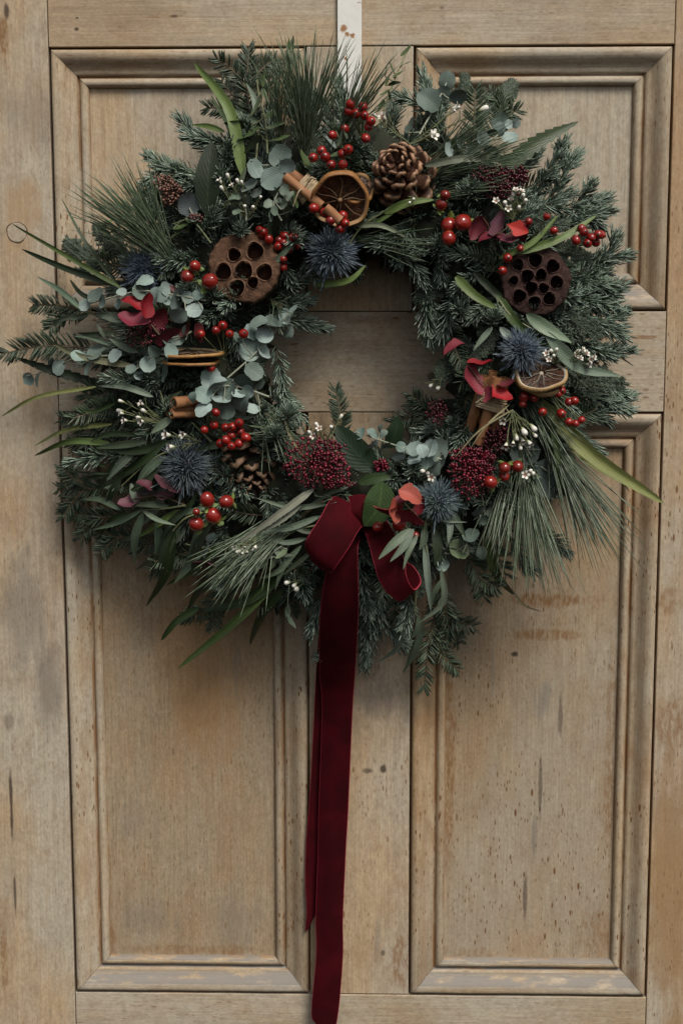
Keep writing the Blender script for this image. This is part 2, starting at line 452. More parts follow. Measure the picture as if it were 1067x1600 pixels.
PROF = [(0.0, -.012), (.0014, -.0118), (.0019, -.002), (.0026, .0004), (.0045, .0016), (.0075, .0018), (.0105, .0008), (.0135, -.0012), (.0165, -.0042), (.0195, -.0066),
        (.0225, -.0078), (.0255, -.0080), (.0260, -.0105), (.0272, -.0118), (.0281, -.0100), (.0295, -.0073), (.0315, -.0063), (.0340, -.0064), (.0358, -.0080), (.0372, -.0108), (.0376, -.0150)]
def moulding(x0, x1, z0, z1, side, mat, label=None):
    resid = np.array([1, 1, .8, .2, 0, 0, .1, .25, .3, .2, .1, .4, 1, 1, .8, .15, 0, 0, .2, .7, 1.])
    t = np.array([p[0] for p in PROF]); y = -np.array([p[1] for p in PROF])
    n = 40
    s = np.linspace(0, 1, n)
    g = .00025
    wob = .00025 * np.sin(s * 9 + x0 * 50) + .0002 * np.sin(s * 23 + z0 * 70)
    if side in 'LR':
        a0, a1 = z0 + t + g, z1 - t - g
        Z = a0[None] + (a1 - a0)[None] * s[:, None]
        X = (x0 + t if side == 'L' else x1 - t)[None] + 0 * Z
        v = np.stack([X, y[None] + wob[:, None] + 0 * Z, Z], -1)
    else:
        a0, a1 = x0 + t + g, x1 - t - g
        X = a0[None] + (a1 - a0)[None] * s[:, None]
        Z = (z0 + t if side == 'B' else z1 - t)[None] + 0 * X
        v = np.stack([X, y[None] + wob[:, None] + 0 * X, Z], -1)
    m = len(t); idx = np.arange(n * m).reshape(n, m)
    q = np.stack([idx[:-1, :-1], idx[:-1, 1:], idx[1:, 1:], idx[1:, :-1]], -1).reshape(-1, 4)
    if side in 'RB': q = q[:, ::-1]
    if side in 'B': q = q[:, ::-1]
    if side in 'TB': q = q[:, ::-1]
    if side == 'B': q = q[:, ::-1]
    cc = np.ones((n, m, 4)); cc[..., 0] = resid[None]; mb = MB(); mb.add(v.reshape(-1, 3), q, 0, cc.reshape(-1, 4))
    return dpart('moulding', mb, mat, label, smooth=True)

for (x0, x1, z0, z1, pm, lab, mv, mvr) in (
        (-XO, -XM, ZA, ZT, m_pan_tl, 'short upper panel', m_mould_v, m_mould_v), (XM, XO, ZA, ZT, m_pan_tr, 'short upper panel, pale', m_mould_v2, m_mould_v2),
        (-XO, -XM, ZC, ZB, m_pan_bl, 'tall lower panel', m_mould_v, m_mould_v2), (XM, XO, ZC, ZB, m_pan_br, 'tall lower panel flecked with brown stains', m_mould_v2, m_mould_v2)):
    mb = MB(); box(mb, x0 - .004, x1 + .004, .0132 if z0 < .5 else .0128, .0240, z0 - .004, z1 + .004)
    # panels slide into the grooves behind the frame: keep them behind the boards
    b0 = MB(); box(b0, x0 + .002, x1 - .002, .0132, .0240, z0 + .002, z1 - .002)
    dpart('panel', b0, pm, lab)
    moulding(x0, x1, z0, z1, 'L', mv); moulding(x0, x1, z0, z1, 'R', mvr)
    moulding(x0, x1, z0, z1, 'T', m_mould_h); moulding(x0, x1, z0, z1, 'B', m_mould_d, 'lower moulding with grey dust on it')

# ------------------------------------------------------------------ hanger strap
k = NT('painted_strap'); co = k.obj()
rust = k.math('MULTIPLY', k.step(k.noise(co, 210, 4), .60, .66), k.step(k.noise(co, 45, 2), .48, .6))
c = k.mix(k.step(k.noise(co, 160, 5), .4, .7, 0, .35), (.74, .73, .69), (.60, .58, .54))
for (px, py, r1) in ((537, 45, 6), (542, 54, 4), (551, 56, 4), (540, 92, 3)):
    q = P(px, py, .003); d = k.vmath('LENGTH', k.vmath('MULTIPLY', k.vmath('SUBTRACT', co, (q[0], 0, q[2])), (1, 0, 1)))
    ln = k.math('ADD', d, k.math('MULTIPLY', k.math('SUBTRACT', k.noise(co, 420, 3), .5), .005))
    c = k.mix(k.step(ln, r1 * .0003, r1 * .00075, .95, 0), c, (.30, .13, .03))
c = k.mix(rust, c, (.27, .14, .05))
m_strap = k.done(c, .45)
xa, xb = P(527.5, 0, .003)[0], P(565, 0, .003)[0]
mb = MB()
cx, hw = (xa + xb) / 2, (xb - xa) / 2
zb = P(546, 215, .004)[2]
path = [(.040, ZTOP - .03), (.040, ZTOP + .0005), (.0385, ZTOP + .0025), (-.0015, ZTOP + .0025), (-.0035, ZTOP + .0005), (-.0035, zb), (-.006, zb - .006), (-.02, zb - .008), (-.026, zb), (-.026, zb + .018)]
pa = np.array(path); tg = norm(np.gradient(pa, axis=0)); nr = np.stack([-tg[:, 1], tg[:, 0]], -1) * .0009
rows = []
for i in range(len(pa)):
    a_, b_ = pa[i] + nr[i], pa[i] - nr[i]
    rows.append([[cx - hw, a_[0], a_[1]], [cx + hw, a_[0], a_[1]], [cx + hw, b_[0], b_[1]], [cx - hw, b_[0], b_[1]]])
rows = np.array(rows); idx = np.arange(len(pa) * 4).reshape(-1, 4); r_ = np.roll(idx, -1, 1)
mb.add(rows.reshape(-1, 3), np.concatenate([np.stack([idx[:-1], r_[:-1], r_[1:], idx[1:]], -1).reshape(-1, 4), [idx[0][::-1], idx[-1]]]))
link('wreath_hanger', mb.mesh('wreath_hanger', [m_strap], False), T((0, 0, 0)), label='white painted metal hanger strap with rust chips hooked over the door', category='hanger')

# ------------------------------------------------------------------ plant materials
def plant_mat(name, dark, light, rough=.55, vein=0.0, objcol=False, spec=.4, noise_amt=.35, back=None, sheen=0.0):
    k = NT(name); u, v, r = k.attr()
    co = k.obj()
    if objcol:
        base = k.oinfo('Color'); 
        dk = k.mix(1.0, base, (.62, .66, .62), 'MULTIPLY'); lt = k.mix(1.0, base, (1.25, 1.22, 1.2), 'MULTIPLY')
    else: dk, lt = dark, light
    rr = k.math('ADD', k.math('MULTIPLY', r, .6), k.math('MULTIPLY', k.oinfo('Random'), .4))
    f = k.math('ADD', rr, k.math('MULTIPLY', k.math('SUBTRACT', k.noise(k.geo(), 240, 3), .5), noise_amt * 2), clamp=True)
    c = k.mix(f, dk, lt)
    if objcol:
        blm = k.noise(k.geo(), 55, 4, .6)
        c = k.mix(k.step(blm, .45, .72, 0, .3), c, k.mix(1.0, lt, (1.25, 1.25, 1.3), 'MULTIPLY'))
        c = k.mix(k.step(k.noise(k.geo(), 420, 2), .66, .74, 0, .35), c, k.mix(1.0, dk, (.6, .5, .4), 'MULTIPLY'))
        av0 = k.math('ABSOLUTE', v)
        sv = k.math('SINE', k.math('MULTIPLY', k.math('SUBTRACT', u, k.math('MULTIPLY', av0, .35)), 58))
        c = k.mix(k.step(sv, .75, 1.0, 0, .16), c, k.mix(1.0, lt, (1.35, 1.35, 1.25), 'MULTIPLY'))
        k.bump(k.math('ADD', k.math('MULTIPLY', sv, .15), blm), .25, .0015)
    if vein:
        av = k.math('ABSOLUTE', v)
        c = k.mix(k.step(av, .03, .12, vein, 0), c, (.30, .34, .24) if not objcol else k.mix(1.0, lt, (1.5, 1.5, 1.4), 'MULTIPLY'))
    if back is not None:
        c = k.mix(k.math('MULTIPLY', k.geo('Backfacing'), .75), c, back)
    return k.done(c, rough, Specular_IOR_Level=spec)

def needle_mat(name, dark, light, under, amt, rough=.45):
    k = NT(name); u, v, r = k.attr()
    rr = k.math('ADD', k.math('MULTIPLY', r, .6), k.math('MULTIPLY', k.oinfo('Random'), .4))
    c = k.mix(k.math('POWER', rr, 1.6), dark, light)
    pale = k.math('MULTIPLY', k.step(v, .25, .85), k.step(k.noise(k.geo(), 160, 2), .38, .62, .3, 1))
    c = k.mix(k.math('MULTIPLY', pale, amt), c, under)  # pale needle band doubles as a highlight painted along the outward ridge
    c = k.mix(k.step(u, .8, 1, 0, .35), c, light)
    return k.done(c, rough, Specular_IOR_Level=.45)

M = {}
M['noble'] = needle_mat('noble_fir', (.016, .032, .020), (.118, .172, .118), (.46, .56, .46), .85, .38)
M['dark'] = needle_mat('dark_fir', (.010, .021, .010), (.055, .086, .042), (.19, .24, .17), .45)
M['pine'] = needle_mat('white_pine', (.028, .052, .024), (.115, .165, .088), (.34, .40, .30), .6, .35)
M['cedar'] = plant_mat('cedar', (.022, .036, .022), (.105, .135, .095), .5, noise_amt=.6)
M['twig'] = plant_mat('twig', (.06, .04, .022), (.13, .10, .055), .7)
M['gstem'] = plant_mat('green_stem', (.09, .11, .05), (.19, .20, .10), .55)
M['pstem'] = plant_mat('pale_stem', (.22, .24, .18), (.34, .36, .28), .55)
M['euc'] = plant_mat('round_leaf', None, None, .6, vein=.18, objcol=True, spec=.3, noise_amt=.3)
M['long'] = plant_mat('long_leaf', None, None, .45, vein=.4, objcol=True, spec=.35, noise_amt=.3)
M['gloss'] = plant_mat('glossy_leaf', None, None, .42, vein=.45, objcol=True, spec=.18, noise_amt=.2)
M['moss'] = plant_mat('moss', (.012, .014, .008), (.03, .034, .018), .9)

k = NT('rosehip'); u, v, r = k.attr()
c = k.mix(k.math('ADD', k.math('MULTIPLY', r, .5), k.math('MULTIPLY', k.oinfo('Random'), .5)), (.14, .003, .004), (.30, .012, .007))
c = k.mix(k.step(k.noise(k.obj(), 160, 3), .5, .75, 0, .35), c, (.40, .07, .025))
M['berry'] = k.done(c, .3, Coat_Weight=.2)
k = NT('berry_calyx'); M['calyx'] = k.done((.022, .012, .008), .7)
k = NT('hypericum'); u, v, r = k.attr()
c = k.mix(k.math('ADD', k.step(u, .1, .45, .75, 0), k.step(k.noise(k.obj(), 90, 2), .5, .8, 0, .4), clamp=True), k.mix(k.oinfo('Random'), (.13, .004, .007), (.24, .009, .010)), (.36, .26, .06))
M['hyper'] = k.done(c, .2, Coat_Weight=.3)
k = NT('skimmia_bud'); u, v, r = k.attr()
M['skim'] = k.done(k.mix(r, k.mix(1.0, k.oinfo('Color'), (.28, .28, .28), 'MULTIPLY'), k.oinfo('Color')), .28)
k = NT('wax_petal'); u, v, r = k.attr()
c = k.mix(k.step(u, .15, .55, 1, 0), k.mix(k.noise(k.obj(), 300, 2), (.62, .60, .52), (.78, .76, .70)), (.28, .32, .13))
M['wax'] = k.done(c, .55)
k = NT('lotus'); co = k.obj(); u, v, r = k.attr()
n1 = k.noise(co, 260, 6, .75); n2 = k.noise(co, 700, 4, .7)
base = k.oinfo('Color')
c = k.mix(k.step(n1, .35, .68), k.mix(1.0, base, (.42, .38, .36), 'MULTIPLY'), base)
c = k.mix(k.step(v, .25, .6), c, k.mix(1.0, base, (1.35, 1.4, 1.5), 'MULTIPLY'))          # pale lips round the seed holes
c = k.mix(k.step(u, .3, .9), c, k.mix(1.0, base, (.35, .26, .25), 'MULTIPLY'))            # inside of the holes darkened
k.bump(k.math('ADD', n1, k.math('MULTIPLY', n2, .6)), .8, .002)
M['lotus'] = k.done(c, .8, Specular_IOR_Level=.2)
k = NT('cone_scale'); u, v, r = k.attr(); co = k.geo()
nn = k.noise(k.vmath('MULTIPLY', k.obj(), (1, 6, 1)), 3, 4)
c = k.mix(k.step(nn, .35, .7), (.022, .010, .006), (.085, .038, .019))
c = k.mix(k.math('MULTIPLY', k.step(u, .88, 1.0), k.step(nn, .25, .6, .5, 1)), c, (.31, .20, .125))
c = k.mix(1.0, c, k.oinfo('Color'), 'MULTIPLY')
M['cone'] = k.done(c, .6)
k = NT('thistle'); u, v, r = k.attr()
c = k.mix(u, k.mix(r, (.012, .018, .034), (.030, .046, .080)), k.mix(r, (.07, .10, .14), (.24, .30, .33)))
c = k.mix(k.step(k.noise(k.geo(), 70, 2), .5, .65, 0, .5), c, k.mix(u, (.02, .035, .03), (.16, .20, .17)))
c = k.mix(1.0, c, k.oinfo('Color'), 'MULTIPLY')
M['thistle'] = k.done(c, .5)
k = NT('orange_rind'); co = k.obj()
c = k.mix(k.noise(co, 120, 5, .65), (.13, .055, .016), (.46, .245, .075)); c = k.mix(1.0, c, k.oinfo('Color'), 'MULTIPLY')
k.bump(k.noise(co, 500, 4), .6, .0012); M['rind'] = k.done(c, .6)
k = NT('orange_pith'); co = k.obj()
c = k.mix(k.noise(co, 160, 4), (.36, .24, .12), (.56, .43, .27)); c = k.mix(1.0, c, k.oinfo('Color'), 'MULTIPLY')
M['pith'] = k.done(c, .7)
k = NT('orange_pulp'); co = k.obj()
nz = k.noise(co, 170, 4, .7)
k.bump(nz, .9, .002); M['pulp'] = k.done(k.mix(k.step(nz, .3, .75), (.008, .004, .003), (.085, .032, .012)), .35)
k = NT('cinnamon'); co = k.obj()
nz = k.noise(k.vmath('MULTIPLY', co, (.06, 1, 1)), 700, 4); n2 = k.noise(co, 90, 3)
c = k.mix(nz, (.16, .062, .022), (.36, .165, .065)); c = k.mix(k.step(n2, .5, .8, 0, .5), c, (.46, .27, .14))
k.bump(nz, .5, .0008); M['cinn'] = k.done(c, .7)
k = NT('twine'); u, v, r = k.attr(); co = k.obj()
M['twine'] = k.done(k.mix(k.noise(co, 900, 3), (.24, .17, .095), (.50, .40, .26)), .85)
k = NT('velvet'); co = k.obj()
c = k.mix(k.step(k.noise(co, 35, 4), .35, .7), (.024, .0006, .0018), (.044, .0011, .0034))
lw = k.n('LayerWeight'); lw.inputs[0].default_value = .35
c = k.mix(k.math('MULTIPLY', lw.outputs['Facing'], .5), c, (.13, .004, .012))
k.bump(k.math('ADD', k.math('MULTIPLY', k.noise(co, 1600, 2), .1), k.noise(k.vmath('MULTIPLY', co, (1, 1, .25)), 40, 3)), .3, .004)
M['velvet'] = k.done(c, .85, Specular_IOR_Level=.1, Sheen_Weight=.12, Sheen_Roughness=.4, Sheen_Tint=(.55, .03, .07, 1))
k = NT('velvet_selvedge'); M['selv'] = k.done((.30, .016, .036), .6)
k = NT('hang_thread'); M['thread'] = k.done((.3, .05, .06), .8)

SAGE = [(.185, .245, .225), (.155, .215, .195), (.215, .275, .26), (.125, .165, .145)]
SAGE_D = [(.085, .11, .098), (.07, .092, .078)]
WIL = [(.105, .14, .095), (.085, .118, .08), (.13, .165, .125)]
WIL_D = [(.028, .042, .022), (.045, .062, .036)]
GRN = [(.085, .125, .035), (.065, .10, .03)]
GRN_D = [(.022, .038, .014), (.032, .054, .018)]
OLIVE = [(.155, .17, .06)]
DRY = [(.20, .18, .10)]
DKL = [(.013, .022, .012)]

# ------------------------------------------------------------------ wreath
CXP, CYP = 560, 556                       # ring centre in the photograph
WC = P(CXP, CYP, .045)
wreath = link('wreath', None, T(P(CXP, CYP, 0)), label='large evergreen wreath with berries, cones, seed pods and thistles on the door', category='wreath')

def ring_r(px, py): return math.hypot(px - CXP, py - CYP)
def HS(px, py):
    """height of the foliage above the door at a photo pixel"""
    r = ring_r(px, py)
    return .018 + .062 * math.sqrt(max(0, 1 - ((r - 272) / 205) ** 2))
def PH(px, py, dh=0.0): return P(px, py, HS(px, py) + dh)

# bound core of the ring
mb = MB(); nA, nB = 120, 18
a = np.linspace(0, 2 * np.pi, nA, endpoint=False); b = np.linspace(0, 2 * np.pi, nB, endpoint=False)
A, B = np.meshgrid(a, b, indexing='ij')
R0, r1 = 262 * PX, .060
bump_ = 1 + .12 * np.sin(A * 17 + 3 * np.sin(B)) + .1 * np.sin(A * 41 + B * 5) + .08 * rng.normal(size=A.shape)
X = WC[0] + (R0 + r1 * bump_ * np.cos(B)) * np.cos(A)
Z = WC[2] + (R0 + r1 * bump_ * np.cos(B)) * np.sin(A)
Y = -.036 - .030 * bump_ * np.sin(B)
idx = np.arange(nA * nB).reshape(nA, nB); i2 = np.roll(idx, -1, 0)
colr = np.ones((nA * nB, 4)); colr[:, 2] = rng.random(nA * nB)
mb.add(np.stack([X, Y, Z], -1).reshape(-1, 3), np.stack([idx, np.roll(idx, -1, 1), np.roll(i2, -1, 1), i2], -1).reshape(-1, 4), 0, colr)
link('ring_base', mb.mesh('ring_base', [M['moss']], origin=WC), T(WC), wreath, label='dark bound moss ring under the foliage')

def wpart(name, mb, mats, origin, label=None, color=None, smooth=True, parent=None, kind=None):
    return link(name, mb.mesh(name, mats, smooth, origin=origin), T(origin), parent or wreath, label=label, color=color, kind=kind)

# ---- fir sprigs
def fir_stem(mb, pts, nl, style, dens=1.0, w=.0009):
    c = curve(pts, 24); L = np.linalg.norm(np.diff(c, axis=0), axis=1).sum()
    n = int(dens * L / .00042) if style == 'noble' else int(dens * L / .00070)
    n = max(n, 50)
    u = np.sort(rng.random(n) ** .85)
    ii = np.clip((u * 23).astype(int), 0, 22); f = (u * 23 - ii)[:, None]
    p = c[ii] * (1 - f) + c[ii + 1] * f
    t = norm(np.gradient(c, axis=0))[ii]; a, b = perp(t)
    if style == 'noble':
        ph = rng.normal(math.pi / 2, 1.25, n)                 # mostly on the side that faces out
        out = np.cos(ph)[:, None] * a + np.sin(ph)[:, None] * b
        fw = .45 + .55 * rng.random(n) + 1.3 * np.clip(u - .8, 0, 1) * 4
        d = out + t * fw[:, None]
        bend = b * .18 + t * .28 - out * .10 + rng.normal(size=(n, 3)) * .05
        ln = nl * (.72 + .4 * rng.random(n)) * (1 - .25 * u ** 3)
    else:
        sd = rng.choice([-1, 1], n)
        out = sd[:, None] * a + (rng.normal(.25, .3, n))[:, None] * b
        fw = .45 + .35 * rng.random(n) + np.clip(u - .85, 0, 1) * 6
        d = out + t * fw[:, None]
        bend = t * .15 + rng.normal(size=(n, 3)) * .04
        ln = nl * (.75 + .35 * rng.random(n)) * (1 - .35 * u ** 3)
    needles(mb, p, d, ln, w * (.8 + .4 * rng.random(n)), bend, 0)
    tube(mb, c, np.linspace(.0014, .0007, 24), 5, 1)

def fir(p0, p1, h0=None, h1=None, style='noble', nl=.0155, bend=0.0, dens=1.0, side=0, label=None):
    h0 = HS(*p0) - .018 if h0 is None else h0
    h1 = HS(*p1) + .004 if h1 is None else h1
    a, b = P(*p0, h0), P(*p1, h1)
    mid = (a + b) / 2; dv = b - a; L = np.linalg.norm(dv)
    sd = norm(np.cross(dv, [0, -1., 0])) if L > 0 else np.zeros(3)
    mid = mid + sd * L * (bend if bend else random.uniform(-.1, .1)) + np.array([0, -.08 * L, 0])
    mb = MB(); fir_stem(mb, [a, mid, b], nl, style, dens)
    cc = curve([a, mid, b], 11)
    for s in range(side):
        k = random.choice([3, 4, 5, 6]); sg = 1 if s % 2 else -1
        e = cc[k] + norm(dv) * L * .35 + sd * sg * L * .32 + np.array([0, -random.uniform(-.1, .12) * L, 0])
        fir_stem(mb, [cc[k], (cc[k] + e) / 2 + norm(dv) * L * .05, e], nl * .9, style, dens)
    lab = label or ('blue-green noble fir sprig' if style == 'noble' else 'dark green flat fir sprig')
    return wpart('fir_sprig', mb, [M['noble' if style == 'noble' else 'dark'], M['twig']], a, lab)

def ringpt(ang, r): return CXP + r * math.cos(ang), CYP - r * math.sin(ang)
# under-layer all round the ring
for i in range(46):
    an = 2 * math.pi * i / 46 + random.uniform(-.06, .06)
    tw = random.uniform(-.22, .22)
    rt = random.uniform(385, 425) if not (math.radians(285) < an < math.radians(345)) else random.uniform(350, 385)
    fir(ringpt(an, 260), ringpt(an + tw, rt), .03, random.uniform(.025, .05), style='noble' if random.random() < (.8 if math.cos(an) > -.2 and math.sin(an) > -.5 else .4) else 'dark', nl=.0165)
for i in range(60):
    an = 2 * math.pi * i / 60 + random.uniform(-.07, .07)
    tw = random.uniform(-.5, .5)
    fir(ringpt(an, random.uniform(200, 270)), ringpt(an + tw, random.uniform(300, 365)), .045, random.uniform(.062, .076), style='noble' if random.random() < .78 else 'dark')
for i in range(44):
    an = 2 * math.pi * i / 44 + random.uniform(-.08, .08)
    tw = random.uniform(-.55, .55)
    fir(ringpt(an, 250), ringpt(an + tw, random.uniform(150, 185)), .04, random.uniform(.035, .07), style='noble' if random.random() < .75 else 'dark', nl=.015)
for i in range(56):
    an = 2 * math.pi * i / 56 + random.uniform(-.1, .1); r = random.uniform(200, 330)
    x, y = ringpt(an, r); x2, y2 = x + random.uniform(-50, 50), y + random.uniform(-50, 50)
    fir((x, y), (x2, y2), .045, random.uniform(.074, .086), style='noble' if random.random() < .6 else 'dark')
# sprigs one can pick out in the photograph
N_, D_ = 'noble', 'dark'
for a_, b_, st, kw in (
    ((150, 545), (3, 553), D_, dict(h0=.04, h1=.05, side=0, bend=.06, nl=.018)), ((150, 490), (52, 476), D_, dict(side=1)), ((200, 655), (98, 655), D_, dict(side=1)),
    ((200, 752), (90, 764), D_, dict(side=2)), ((215, 805), (110, 800), D_, dict(side=1)), ((190, 690), (112, 692), D_, {}), ((230, 840), (150, 830), D_, dict(side=1)),
    ((345, 245), (283, 188), N_, {}), ((375, 235), (300, 215), N_, {}), ((330, 280), (238, 247), N_, dict(side=1)), ((395, 210), (389, 74), D_, dict(side=2, h1=.04, bend=-.03)),
    ((405, 230), (345, 125), D_, dict(side=1)), ((300, 300), (270, 270), D_, {}), ((350, 300), (290, 290), N_, {}), ((420, 160), (425, 100), D_, {}),
    ((700, 240), (660, 120), N_, dict(side=1)), ((740, 230), (742, 140), D_, {}), ((770, 220), (790, 150), D_, dict(side=2)), ((860, 310), (900, 245), N_, dict(side=1)),
    ((850, 320), (945, 312), N_, dict(side=2)), ((840, 290), (880, 225), N_, {}), ((870, 360), (948, 330), N_, {}), ((900, 430), (972, 400), N_, dict(side=1, nl=.018)),
    ((880, 440), (955, 445), N_, dict(side=1)), ((880, 480), (970, 525), N_, dict(side=1)), ((860, 470), (965, 485), N_, dict(side=1)), ((880, 520), (950, 555), N_, {}),
    ((735, 330), (735, 290), N_, dict(h1=.1)), ((730, 300), (780, 295), N_, dict(h0=.05, h1=.095)), ((700, 410), (650, 385), N_, dict(h1=.085)), ((670, 420), (672, 530), N_, dict(h0=.045, h1=.06, nl=.019, side=1)),
    ((720, 450), (690, 520), N_, dict(nl=.018)), ((770, 420), (700, 395), N_, dict(h1=.09)), ((760, 410), (715, 445), N_, dict(h1=.085)), ((620, 380), (660, 440), N_, {}),
    ((650, 350), (590, 385), N_, dict(h1=.085)), ((600, 400), (640, 400), N_, dict(h1=.08)), ((790, 460), (730, 500), N_, dict(h1=.08)), ((700, 500), (720, 570), D_, {}),
    ((730, 640), (712, 705), N_, dict(h1=.09)), ((770, 560), (720, 600), D_, {}), ((740, 610), (725, 640), D_, {}), ((720, 640), (612, 662), D_, dict(h0=.03, h1=.03, side=2)), ((700, 660), (640, 630), D_, dict(h0=.03, h1=.035)),
    ((860, 620), (925, 600), D_, dict(side=1)), ((870, 660), (930, 640), D_, {}), ((840, 650), (870, 690), N_, {}),
    ((590, 830), (570, 1035), N_, dict(h0=.04, h1=.028, side=2, nl=.017)), ((600, 880), (590, 985), N_, dict(h1=.04)), ((560, 880), (575, 960), N_, {}), ((690, 920), (662, 1076), D_, dict(h0=.03, h1=.03, side=1)),
    ((690, 920), (718, 1005), D_, dict(side=2)), ((730, 870), (756, 935), D_, dict(side=1)), ((760, 850), (790, 900), D_, {}), ((640, 930), (630, 985), N_, {}), ((800, 840), (830, 890), N_, {}), ((840, 830), (880, 860), N_, {}),
    ((400, 500), (505, 512), N_, dict(h0=.05, h1=.045, side=1)), ((420, 460), (490, 425), N_, dict(h1=.065)), ((430, 470), (480, 470), N_, dict(h1=.06)), ((400, 460), (350, 480), N_, dict(h1=.1, h0=.06)),
    ((430, 540), (442, 640), N_, dict(h1=.05)), ((420, 600), (470, 655), N_, dict(h1=.05)), ((360, 470), (320, 500), N_, dict(h1=.09)), ((240, 600), (170, 590), N_, dict(h1=.085)), ((260, 610), (220, 580), N_, dict(h1=.09)),
    ((420, 720), (405, 660), N_, dict(h1=.08)), ((470, 720), (440, 700), N_, dict(h1=.085)), ((360, 920), (290, 965), D_, dict(side=1)), ((500, 930), (486, 988), N_, {}), ((440, 910), (400, 950), D_, {}), ((300, 870), (240, 890), D_, {}),
    ((530, 700), (524, 608), D_, dict(h0=.03, h1=.03, nl=.014)), ((620, 730), (650, 700), N_, {}), ((600, 720), (625, 760), N_, dict(h1=.09)), ((760, 770), (800, 790), N_, dict(h1=.085)), ((300, 380), (340, 330), N_, dict(h1=.085)),
    ((210, 420), (150, 400), D_, {}), ((240, 330), (300, 300), D_, {}), ((520, 350), (580, 340), N_, dict(h1=.085)), ((480, 400), (500, 440), N_, {}), ((540, 430), (560, 425), D_, {})):
    fir(a_, b_, style=st, **kw)
for i in range(34):
    x, y = random.uniform(150, 300), random.uniform(560, 880)
    if ring_r(x, y) > 400: continue
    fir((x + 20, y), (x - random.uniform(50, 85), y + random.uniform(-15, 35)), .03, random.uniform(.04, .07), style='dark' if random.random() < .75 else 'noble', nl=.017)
for i in range(12):
    x, y = random.uniform(340, 560), random.uniform(790, 900)
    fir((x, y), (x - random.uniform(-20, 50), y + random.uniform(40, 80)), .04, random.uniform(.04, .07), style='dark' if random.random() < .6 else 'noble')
for i in range(48):
    an = 2 * math.pi * i / 48 + random.uniform(-.1, .1); r = random.uniform(215, 350)
    x, y = ringpt(an, r); dr = random.uniform(30, 75); aa = an + random.uniform(-1.2, 1.2)
    fir((x, y), (x + dr * math.cos(aa), y - dr * math.sin(aa)), HS(x, y) - .025, HS(x, y) + random.uniform(-.004, .01), style='noble' if random.random() < .8 else 'dark')
for i in range(26):
    an = math.radians(random.uniform(-25, 175)); tw = random.uniform(-.2, .2)
    fir(ringpt(an, 300), ringpt(an + tw, random.uniform(390, 428)), .04, random.uniform(.03, .06), nl=.017)
# sprigs whose tip points out of the wreath
for (x, y, dx, dy) in ((340, 472, -4, -8), (597, 300, 8, -14), (772, 505, 0, -8), (432, 690, -4, -10), (445, 655, 6, -8), (452, 372, 10, 6), (385, 372, -6, -16), (735, 308, -8, -6), (640, 735, 4, 6), (720, 480, 0, 10), (260, 640, 3, 2)):
    fir((x - dx, y - dy), (x + dx, y + dy), .045, .098, nl=.0165, dens=1.25)

# ---- long pine needles
def pine(base, to, length, spread, n, h0=None, dh=.03, lift=.01):
    h0 = HS(*base) - .01 if h0 is None else h0
    o = P(*base, h0); e = P(*to, h0 + dh); d0 = norm(e - o)
    mb = MB()
    sd = norm(np.cross(d0, [0, -1., 0])); up = np.cross(sd, d0)
    an = np.radians(rng.normal(0, spread * .6, n)); el = np.radians(rng.normal(4, 7, n))
    d = d0 * np.cos(an)[:, None] + sd * np.sin(an)[:, None] + up * np.sin(el)[:, None]
    b = o + d0 * (rng.random(n) * .03)[:, None] + rng.normal(size=(n, 3)) * .003
    L = length * PX * (.72 + .36 * rng.random(n))
    bend = sd * (np.sin(an) * .12 + rng.normal(0, .035, n))[:, None] + np.array([0, 0, -.05]) + up * rng.normal(0, .04, n)[:, None]
    needles(mb, b, d, L, .00055 * (.8 + .4 * rng.random(n)), bend, 0)
    tube(mb, curve([o - d0 * .02, o, o + d0 * .03], 6), .002, 6, 1)
    return wpart('pine_tuft', mb, [M['pine'], M['twig']], o, 'fan of long thin pine needles')
pine((478, 250), (485, 110), 172, 20, 130); pine((520, 240), (575, 130), 155, 16, 60); pine((440, 240), (440, 130), 140, 10, 40)
pine((285, 425), (205, 320), 185, 17, 120); pine((250, 400), (150, 330), 130, 14, 30)
pine((812, 690), (830, 840), 205, 13, 110); pine((850, 670), (920, 800), 205, 13, 110); pine((800, 720), (770, 830), 140, 8, 30)
pine((450, 790), (350, 900), 165, 17, 90); pine((480, 800), (400, 860), 150, 12, 40)
pine((650, 285), (770, 240), 150, 14, 60); pine((655, 265), (760, 190), 130, 16, 40); pine((660, 310), (770, 285), 110, 10, 30)
pine((520, 380), (640, 375), 130, 12, 36); pine((700, 270), (850, 215), 120, 8, 20); pine((420, 470), (440, 480), 60, 30, 20)
pine((400, 620), (460, 720), 100, 20, 30); pine((560, 780), (520, 790), 60, 20, 16); pine((430, 690), (425, 660), 55, 60, 40, dh=.06); pine((800, 590), (880, 700), 130, 20, 36)

